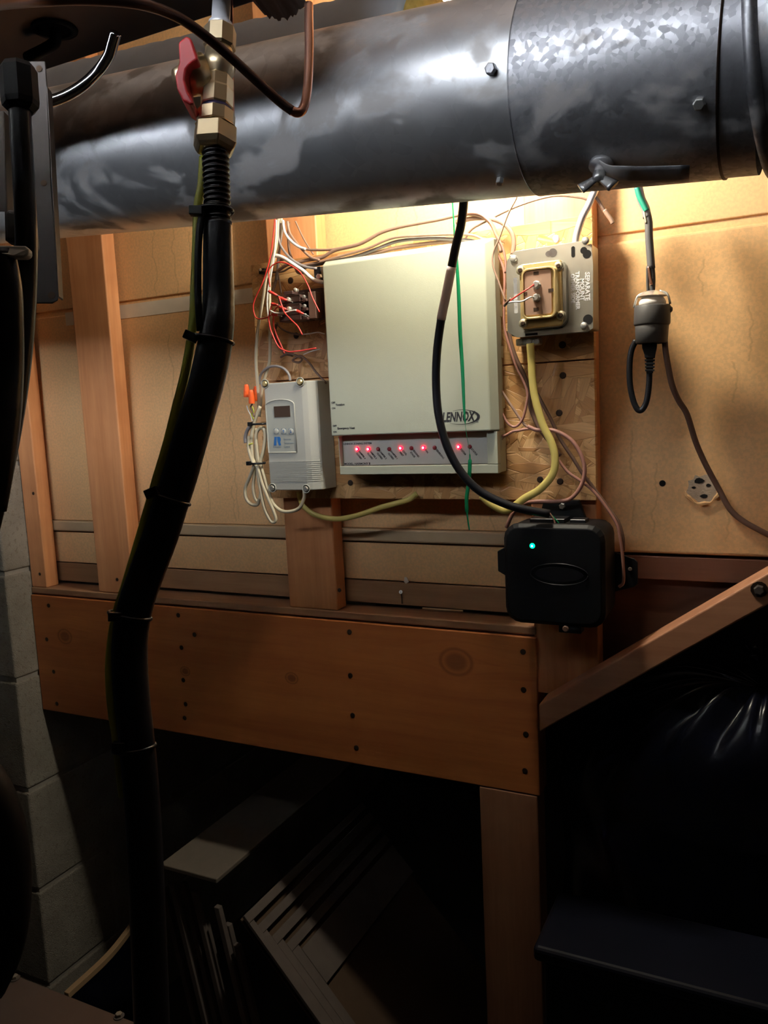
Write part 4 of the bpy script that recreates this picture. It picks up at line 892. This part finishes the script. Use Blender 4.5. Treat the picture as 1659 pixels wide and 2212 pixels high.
    wire('yellow cable sagging below the strand board toward the left', [(900, 1066), (883, 1079), (850, 1089), (820, 1097), (773, 1113), (728, 1121), (683, 1113), (657, 1095), (648, 1078), (645, 1062)], .0040, 'yellow', 'cable', 'yellow_cable', Y=-.060, flat=.6, seg=12)
    # black power cord with white sleeve
    pts = [(1003, 400, -.20), (1001, 445, -.19), (995, 490, -.18), (985, 530, -.175), (974, 585, -.17), (963, 640, -.165), (953, 690, -.16), (944, 760, -.155), (942, 830, -.15), (948, 900, -.15), (966, 965, -.15), (996, 1020, -.148), (1035, 1060, -.145), (1085, 1086, -.14), (1130, 1100, -.135), (1187, 1110, -.125)]
    p = W(pts, 0); t = thing('power_cable', p[0], 'thick black cord hanging in front of the cream control box', 'cable')
    obj('jacket', tube(p, .0053, 14), M['hose'], t, True)
    sl = spline(p, 6); 
    obj('sleeve_label', tube(sl[23:37], .0057, 14, smooth=0), plain('grey_sleeve', (.46, .38, .38), .5), t, True)['label'] = 'pale wrap label with small print'
    t = thing('green_ribbon', P(990, 600, -.14), 'thin green ribbon wire hanging in front of the cream control box', 'wire')
    gp = W([(977, 430), (979, 460), (982, 510), (987, 570), (991, 640), (994, 720), (999, 800), (1002, 870), (1004, 905), (1008, 940), (1014, 975), (1015, 1000), (1013, 1040), (1008, 1075), (1009, 1110), (1014, 1145)], -.135)
    def gr(u): return .0010+.0016*(math.sin(min(1, max(0, (u-.10)/.45))*math.pi)) + (.0016 if .72 < u < .93 else 0) - (.0007 if .55 < u < .68 else 0)
    obj('ribbon', tube(gp, gr, 8, flat=.35, flatdir=(0, 1, 0)), M['green'], t, True)
    # dark lead at the right stud
    t = thing('cable_end', P(1300, 450, -.07), 'dark cable stub with a white tip beside the right stud', 'cable')
    obj('jacket', tube(W(((1278, 405), (1284, 419), (1300, 446), (1312, 466)), -.07), .0022, 8), M['brown'], t, True)
    obj('white_tip', tube(W(((1306, 454), (1314, 466), (1321, 476), (1324, 483)), -.072), .0027, 8), M['tan'], t, True)
    # coil
    c = 'white loops of the spare cable coil'
    Y = -.094
    wire('coiled white cable, strand hanging farthest left', [(562, 878), (553, 900), (547, 920), (543, 951), (545, 987), (549, 1003), (540, 1029), (530, 1055), (532, 1077), (543, 1089), (556, 1090), (560, 1078)], .0026, 'cream', 'cable', 'white_cable', Y=Y-.004)
    wire('coiled white cable, narrow inner loop', [(553, 925), (552, 951), (555, 1000), (556, 1020), (560, 1045), (563, 1063), (559, 1082), (551, 1076), (547, 1052), (550, 1020), (553, 1003), (551, 960)], .0024, 'cream', 'cable', 'white_cable', Y=Y+.002)
    wire('coiled white cable, strand that runs under the temperature controller', [(560, 1000), (555, 970), (553, 940), (560, 926), (570, 926), (573, 945), (569, 974), (563, 1001), (571, 1032), (580, 1063), (590, 1088), (607, 1103), (627, 1105), (647, 1097), (657, 1075), (657, 1062)], .0027, 'cream', 'cable', 'white_cable', Y=Y)
    wire('coiled white cable, longest loop hanging below the panel', [(538, 942), (537, 969), (545, 996), (557, 1012), (565, 1041), (578, 1074), (591, 1104), (596, 1123), (588, 1128), (576, 1110), (568, 1086), (560, 1040), (557, 1005)], .0024, 'cream', 'cable', 'white_cable', Y=Y-.007)
    for py, x0_, x1_, lab in ((916, 536, 571, 'black cable tie around the top of the white coil'), (1001, 533, 568, 'black cable tie around the waist of the white coil')):
        t = thing('cable_tie', P(550, py, -.1), lab, 'cable tie', 'cable ties on the white coil'); a, b = P(x0_+8, py-1, -.1), P(x1_, py+1, -.1); m_ = (a+b)/2
        ring = [m_+Vector((math.cos(q)*(b.x-a.x)/2, math.sin(q)*.009+.003, 0)) for q in [2*math.pi*k/24 for k in range(25)]]
        obj('strap', tube(ring, .0016, 8, smooth=0), M['blacksat'], t, True)
        h = P(x0_+4, py, -.105); obj('head', box(h.x-.0036, h.x+.003, h.y-.002, h.y+.003, h.z-.003, h.z+.003), M['blacksat'], t, bevel=.0006)
    for px, py, qx, qy, lab, yy in ((533, 858, 532, 830, 'orange wire nut farthest left above the white coil', -.096), (544, 872, 542, 842, 'orange wire nut in front of the other two', -.102), (551, 866, 553, 834, 'orange wire nut partly behind the white cable', -.078)):
        a, b = P(px, py, yy), P(qx, qy, yy); L = (b-a).length
        t = thing('wire_nut', a, lab, 'wire nut', 'orange wire nuts'); obj('cap', lathe(a, b-a, [(0, .0047), (L*.5, .0044), (L*.85, .0036), (L*.98, .0028), (L, .001)], 12), M['orange'], t, False)
    for lab, pts, m, r in (('short violet wire under the orange wire nuts', [(545, 872), (541, 880), (546, 889), (549, 900)], 'brown', .0012), ('short white stray wire beside the wire nuts', [(533, 876), (537, 888), (542, 898), (545, 910)], 'whitewire', .0009), ('short green wire wrapped at the coil left side', [(545, 878), (548, 890), (543, 895), (548, 905)], 'ygreen', .0010), ('green wire twist across the left coil strand', [(533, 964), (539, 960), (546, 958)], 'ygreen', .0010), ('grey cable end behind the top of the coil', [(541, 920), (534, 930), (530, 945), (531, 957)], 'greyw', .0028)):
        wire(lab, pts, r, m, Y=-.102)
wires()

# ---------------------------------------------------------------- pendant socket
def pendant():
    Y = -.075
    t = thing('pendant_cable', P(1390, 440, Y), 'taped grey cord dropping from the duct to the hanging socket', 'cable')
    obj('taped_cord', tube(W(((1396, 455), (1401, 480), (1402, 510), (1404, 540), (1407, 580)), Y), .0046, 12), plain('grey_tape', (.12, .115, .12), .5), t, True)
    obj('green_tape_wrap', tube(W(((1374, 385), (1379, 405), (1385, 430), (1394, 450), (1398, 470)), Y), .0050, 12), M['greyw'], t, True)
    obj('green_strip', tube(W(((1376, 405), (1382, 425), (1391, 444), (1397, 456)), Y-.003), .0036, 8), M['greentape'], t, True)
    obj('bare_lead', tube(W(((1392, 448), (1393, 465), (1396, 482)), Y-.004), .0014, 6), M['cream'], t, True)
    obj('bare_lead', tube(W(((1401, 576), (1403, 595), (1407, 615)), Y-.0035), .0016, 6), M['copper'], t, True)
    obj('lower_lead', tube(W(((1408, 575), (1410, 600), (1409, 632)), Y), .0032, 8), M['rubber'], t, True)
    obj('lower_lead', tube(W(((1399, 575), (1399, 605), (1400, 632)), Y), .0018, 8), M['rubber'], t, True)
    s = thing('lamp_socket', P(1410, 690, Y), 'black rubber lamp socket with adapter hanging before the wallboard', 'socket')
    p0 = P(1410, 628, Y); ax = (P(1407, 760, Y)-p0).normalized(); k = (P(1411, 700, Y)-P(1410, 700, Y)).length
    def z(y): return (y-628)*k
    obj('dome', lathe(p0, ax, [(z(628), .006), (z(632), .012), (z(640), .017)], 28, cap=False), M['steel'], s, True)
    obj('inner_cap', lathe(p0, ax, [(z(636), .004), (z(642), .012), (z(652), .0155), (z(662), .0155)], 24), M['whitewire'], s, True)
    bm = bmesh.new()
    u = Vector((1, 0, 0)); v = Vector((0, -1, 0))
    for a in (.15, math.pi-.15, -1.2):
        d = u*math.cos(a)+v*math.sin(a)
        tube([p0+ax*z(630)+d*.008, p0+ax*z(638)+d*.017, p0+ax*z(662)+d*.021], .0014, 8, bm, smooth=4)
    obj('bail', bm, M['steel'], s, True)
    obj('upper_shell', lathe(p0, ax, [(z(660), 37*k), (z(663), 39*k), (z(700), 39.5*k), (z(703), 38*k), (z(704), 36*k)], 32), M['rubber'], s, True)
    obj('lower_shell', lathe(p0, ax, [(z(703), 35.5*k), (z(705), 36.5*k), (z(742), 34.5*k), (z(744), 31*k), (z(735), 30*k)], 32), M['rubber'], s, True)
    p = P(1449, 668, Y); obj('switch_nub', lathe(p-Vector((.004, 0, 0)), (1, 0, 0), [(0, .005), (.004, .004), (.006, .002)], 12), M['rubber'], s, True)
    t = thing('plug', P(1403, 770, Y), 'black ribbed plug pushed up into the hanging socket', 'plug')
    obj('body', loft([[P(x, y, Y+dy) for x, dy in ((a, -.007), (b, -.007), (b, .007), (a, .007))] for y, a, b in ((738, 1386, 1420), (752, 1387, 1419), (766, 1392, 1416), (774, 1393, 1415))]), M['blacksat'], t, bevel=.0012)
    for i in range(4):
        y = 776+i*7.2; obj('strain_relief_rib', loft([[P(x, yy, Y+dy) for x, dy in ((a, -.005), (b, -.005), (b, .005), (a, .005))] for yy, a, b in ((y, 1392.5+i*.3, 1415-i*.3), (y+4.6, 1393+i*.3, 1414.5-i*.3))]), M['blacksat'], t, bevel=.0004)
    obj('core', loft([[P(x, yy, Y+dy) for x, dy in ((1396, -.0035), (1411, -.0035), (1411, .0035), (1396, .0035))] for yy in (772, 806)]), M['black'], t)
    t = thing('black_cable', P(1380, 885, Y), 'black cord looping below the socket and back up', 'cable')
    obj('jacket', tube(W(((1403, 795), (1402, 830), (1397, 865), (1388, 884), (1378, 885), (1368, 865), (1361, 830), (1360, 790), (1364, 757), (1374, 735)), Y), .0037, 10, flat=.6, flatdir=(0, 1, 0)), M['blacksat'], t, True)
    t = thing('lamp_cable', P(1500, 950, Y), 'dark cord trailing down the wallboard to the right edge', 'cable')
    obj('jacket', tube(W(((1436, 735, Y), (1438, 760, Y), (1444, 795, Y), (1452, 832, -.07), (1466, 865, -.06), (1484, 895, -.05), (1503, 955, -.035), (1525, 1005, -.02), (1552, 1055, -.012), (1577, 1100, -.010), (1605, 1125, -.010), (1640, 1145, -.010), (1700, 1175, -.010)), Y), .0036, 10, flat=.6, flatdir=(0, 1, 0)), M['brown'], t, True)
pendant()

# ---------------------------------------------------------------- black module lower right
def module():
    Yf, Yb = -.128, -.060
    x0, x1 = P(1088, 1240, Yf).x, P(1307, 1240, Yf).x; z1, z0 = P(1195, 1133, Yf).z, P(1200, 1353, Yf).z
    t = thing('power_module', ((x0+x1)/2, Yb, z0), 'black plastic wall box with a green status light', 'electrical box')
    obj('housing', loft([rrect(x0+.002, x1-.001, z0+.003, z1-.002, .018, Yb), rrect(x0+.001, x1-.0005, z0+.001, z1-.001, .019, Yf+.012)]), M['black'], t, True, bevel=.001)
    obj('front_cover', loft([rrect(x0, x1, z0, z1, .020, Yf+.012), rrect(x0, x1, z0, z1, .020, Yf+.005), rrect(x0+.005, x1-.005, z0+.005, z1-.005, .016, Yf)]), M['black'], t, False, bevel=.0012)
    zc = P(1080, 1214, Yf).z; obj('side_tab', loft([[Vector((x, y, z)) for x, z in ((x0+.002, zc-.019), (x0+.002, zc+.019), (x0-.009, zc+.013), (x0-.009, zc-.013))] for y in (Yf+.004, Yf+.016)]), M['black'], t, bevel=.001)
    zr = P(1355, 1237, Yb).z; xr_ = P(1377, 1237, Yb).x
    obj('mounting_ear', loft([[Vector((x, y, z)) for x, z in ((x1-.002, zr-.026), (x1-.002, zr+.026), (xr_-.004, zr+.018), (xr_, zr+.014), (xr_, zr-.014), (xr_-.004, zr-.018))] for y in (Yb, Yb+.004)]), M['black'], t, bevel=.0006)
    screw('screw', P(1361, 1229, Yb), (0, -1, 0), .0025, M['steel'], t)
    xt = P(1214, 1100, Yb).x; obj('mounting_ear', loft([[Vector((x, y, z)) for x, z in ((xt-.034, z1-.012), (xt+.034, z1-.012), (xt+.022, z1+.022), (xt-.024, z1+.022))] for y in (Yb, Yb+.008)]), M['black'], t, bevel=.001)
    screw('screw', P(1215, 1093, Yb-.001), (0, -1, 0), .0042, M['steel'], t, .003, True)
    xt = P(1230, 1360, Yf).x; obj('latch', box(xt-.014, xt+.014, Yf+.002, Yf+.02, z0-.008, z0+.002), M['black'], t, bevel=.001)
    screw('latch_screw', P(1222, 1358, Yf+.001), (0, -1, 0), .004, M['brown'], t)
    # top connector rails
    zt = z1+.0
    obj('connector_rail', box(x0+.03, x0+.075, Yf+.02, Yf+.05, zt-.002, zt+.004), M['blacksat'], t, bevel=.001)
    obj('connector_rail', box(x0+.08, x0+.10, Yf+.025, Yf+.045, zt-.002, zt+.003), M['blacksat'], t, bevel=.001)
    # oval recess
    c = P(1207, 1241, Yf-.0006)
    bm = bmesh.new(); ring = [c+Vector((math.cos(a)*.036, 0, math.sin(a)*.0135)) for a in [2*math.pi*k/40 for k in range(41)]]; tube(ring, .0007, 6, bm, smooth=0)
    obj('oval_trim', bm, M['blacksat'], t, True)
    obj('badge', prism([c+Vector((math.cos(a)*.030, 0, math.sin(a)*.009)) for a in [2*math.pi*k/32 for k in range(32)]], (0, -.0004, 0)), M['blacksat'], t)
    p = P(1150, 1179, Yf+.0002)
    o = obj('status_light', lathe(p, (0, -1, 0), [(0, .0034), (.001, .0032), (.0018, .0018)], 16), emit('green_led', (.0, 1.0, .28), 4.0), t, True); o['label'] = 'lit green status light'
    obj('lens_core', lathe(p+Vector((0, -.0015, 0)), (0, -1, 0), [(0, .0015), (.0007, .001)], 10), emit('green_core', (.35, 1, .8), 6), o)
    wire('short red lead entering the top of the black box', [(1187, 1108), (1194, 1118), (1198, 1128), (1200, 1137)], .0010, 'pink', Y=-.118)
    wire('short green lead entering the top of the black box', [(1188, 1109), (1198, 1120), (1206, 1129), (1208, 1137)], .0008, 'green', Y=-.116)
module()

# ---------------------------------------------------------------- dark foreground things
def foreground():
    # shelf board reaching back under the beam
    Y0 = -.10; a, b = P(345, 1862, Y0), P(468, 1903, Y0); z = (a.z+b.z)/2
    t = thing('shelf_board', (a.x, Y0, z), 'pale board lying flat under the beam, near end visible', 'board')
    obj('board', box(a.x, b.x, Y0, .42, z-.009, z), M['paleboard'], t, bevel=.002)
    # leaning strips
    tops = ((352, 1915), (372, 1908), (396, 1906), (420, 1925), (441, 1982), (470, 1958), (492, 1996), (512, 2040))
    for i, (px, py) in enumerate(tops):
        Y = -.075-.0135*(i % 2); a = P(px, py, Y); b = P(px+(2300-py)*.24, 2300, Y+.0)
        d = (b-a).normalized(); L = (a.z-.004)/max(1e-3, -d.z); b = a+d*L
        t = tag(obj('leaning_strip', loft([[p+Vector((dx, dy, 0)) for dx, dy in ((-.0055, -.004), (.0055, -.004), (.0055, .006), (-.0055, .006))] for p in (a, b)]), M['greyboard'], None, bevel=.0012),
            ['grey wooden strip leaning closest to the gas hose', 'second grey wooden strip from the gas hose', 'third grey wooden strip from the gas hose', 'grey wooden strip under the near corner of the pale board', 'short grey strip right of the pale board corner', 'tall grey strip right of the pale board', 'second last grey strip before the stacked panels', 'last grey strip beside the stacked panels'][i], 'strip', 'grey strips leaning below the pale board')
    # slanted frame with nested moulding strips, long edges going back
    st = ((527, 1978), (556, 2000), (590, 2021), (623, 2036), (657, 2046))
    Yn = -.11; O = P(524, 1976, Yn); e = (P(637, 2144, Yn)-P(524, 1985, Yn)).normalized()
    nn = Vector((e.z, 0, -e.x)); nn = nn if nn.z > 0 else -nn
    t = thing('moulded_frame', O, 'grey frame with nested mitred strips leaning under the beam', 'frame')
    LE = (-.440-O.x)/e.x
    def on(px, py):
        r_ = ray(px, py); q = (O-CAM).dot(nn)/r_.dot(nn); p = CAM+r_*q-O; return p.y, p.dot(e)
    co = [on(*q) for q in st]; pitch = (co[4][1]-co[0][1])/4; wd = pitch*.56
    def slab(y0, y1, b0, b1, lift, th=.006): return prism([O+e*b0+Vector((0, y0, 0))+nn*lift, O+e*b0+Vector((0, y1, 0))+nn*lift, O+e*b1+Vector((0, y1, 0))+nn*lift, O+e*b1+Vector((0, y0, 0))+nn*lift], -nn*th)
    for k, (a_, b_) in enumerate(co[:4]):
        yw = max(.012, (co[k+1][0]-a_)*.9)
        obj('moulding_strip', slab(a_, .42, b_, b_+wd, -.0015*k), M['greyboard'], t, bevel=.0008)
        obj('moulding_strip', slab(a_, a_+yw, b_+wd+.0005, LE, -.0015*k), M['greyboard'], t, bevel=.0008)
    a_, b_ = co[4]; c_ = on(715, 2115)[1]
    obj('centre_panel', slab(a_, .42, b_, c_, -.006), M['greyboard'], t, bevel=.0008)
    obj('gap_shade_backing', slab(co[0][0]+.004, .42, .004, LE, -.016, .003), M['gap'], t)  # dark sheet puts the recess shadow between the strips into colour
    # bag
    def bag():
        c = Vector((P(1560, 1850, .16).x+.02, .17, .36)); knot = P(1650, 1475, .10)
        vs_, fs = [], []; nu, nv = 360, 44
        for j in range(nv+1):
            v = j/nv
            for i in range(nu):
                a = 2*math.pi*i/nu
                if v < .5:
                    s = v/.5; r = .012+.26*(math.sin(s*math.pi/2))**.9
                    zc = knot.z-.005-.23*s**1.9
                    amp = (1-s)**.5
                    wr = .014*math.sin(a*13+3*math.sin(a*3))*min(1, s*3)*(1-s*.75)+.010*(abs(math.sin(a*17+2+2*math.sin(a*5)+s*2))**.6)*(1-s)*min(1, s*5)*1.6
                    r2 = r*(1+.0)+0; zc += wr
                    x = knot.x*(1-s)+c.x*s+math.cos(a)*r2; y = knot.y*(1-s)+c.y*s+math.sin(a)*r2*.62
                else:
                    s = (v-.5)/.5; r = .272-.05*s*s+.012*math.sin(a*5+s*7)+.006*math.sin(a*11-s*13)
                    zc = (knot.z-.235)*(1-s)+.004*s
                    x = c.x+math.cos(a)*r; y = c.y+math.sin(a)*r*.62
                vs_.append((x, y, zc))
        for j in range(nv):
            for i in range(nu): fs.append((j*nu+i, j*nu+(i+1) % nu, (j+1)*nu+(i+1) % nu, (j+1)*nu+i))
        t = thing('garbage_bag', (c.x, c.y, 0), 'tied black plastic bag with radiating folds behind the brace', 'bag')
        obj('film', (vs_, fs), M['bag'], t, True)
        bm = bmesh.new()
        for k in range(9):
            a = k*.7; tube([knot+Vector((0, 0, -.01)), knot+Vector((math.cos(a)*.008, math.sin(a)*.008, .02)), knot+Vector((math.cos(a)*.03, math.sin(a)*.02, .045+.01*(k % 3)))], lambda u: .003+.006*u, 6, bm, flat=.4, smooth=3)
        obj('gathered_neck', bm, M['bag'], t, True)
    bag()
    # tote
    Yt = -.20; a, b = P(1150, 2052, Yt), P(1650, 2168, Yt); z = (a.z+b.z)/2
    t = thing('storage_tote', (a.x, Yt, 0), 'dark plastic tote with a rounded lid edge at the lower right', 'storage box')
    obj('lid', box(a.x, a.x+.55, Yt, Yt+.13, z-.02, z), M['tote'], t, bevel=.006)
    obj('body', box(a.x+.01, a.x+.54, Yt+.01, Yt+.12, 0.001, z-.0205), M['tote'], t, bevel=.006)
    # lower left metal sheet
    Ym = -.52; a = P(300, 2203, Ym); z = P(60, 2117, Ym).z
    t = thing('equipment_base', (a.x, Ym, z), 'brown steel cabinet top with two bolts at the lower left corner', 'cabinet')
    obj('top_panel', box(a.x-.5, a.x, Ym-.35, Ym, z-.02, z), M['cabinet'], t, bevel=.001)
    for px, py in ((32, 2114), (257, 2196)):
        p = PZ(px, py, z); obj('washer', lathe(p, (0, 0, 1), [(0, .006), (.001, .006)], 16), M['bracket'], t); screw('bolt_head', p+Vector((0, 0, .001)), (0, 0, 1), .0038, M['paleboard'], t, .003, True)
    obj('pedestal', box(a.x-.49, a.x-.01, Ym-.34, Ym-.01, 0.001, z-.0205), M['cabinet'], t)
    # amber trim running back
    zt = .10; p0, p1 = PZ(138, 2142, .30), PZ(296, 1972, .30)
    t = thing('wood_trim', p0, 'pale curved wood trim along the foot of the block wall', 'trim')
    mid = (p0+p1)/2+Vector((.012, 0, 0))
    obj('strip', loft([[q+Vector((0, 0, dz))+n_ for dz, n_ in ((0, Vector((0, 0, 0))), (0, Vector((.012, 0, 0))), (-.012, Vector((.012, 0, 0))), (-.012, Vector((0, 0, 0))))] for q in spline([p0, mid, p1], 6)]), M['amber'], t, bevel=.001)
    obj('riser', loft([[q+Vector((dx, 0, dz)) for dx, dz in ((.001, -.0121), (.011, -.0121), (.011, -.29), (.001, -.29))] for q in spline([p0, mid, p1], 6)]), M['tote'], t)
foreground()
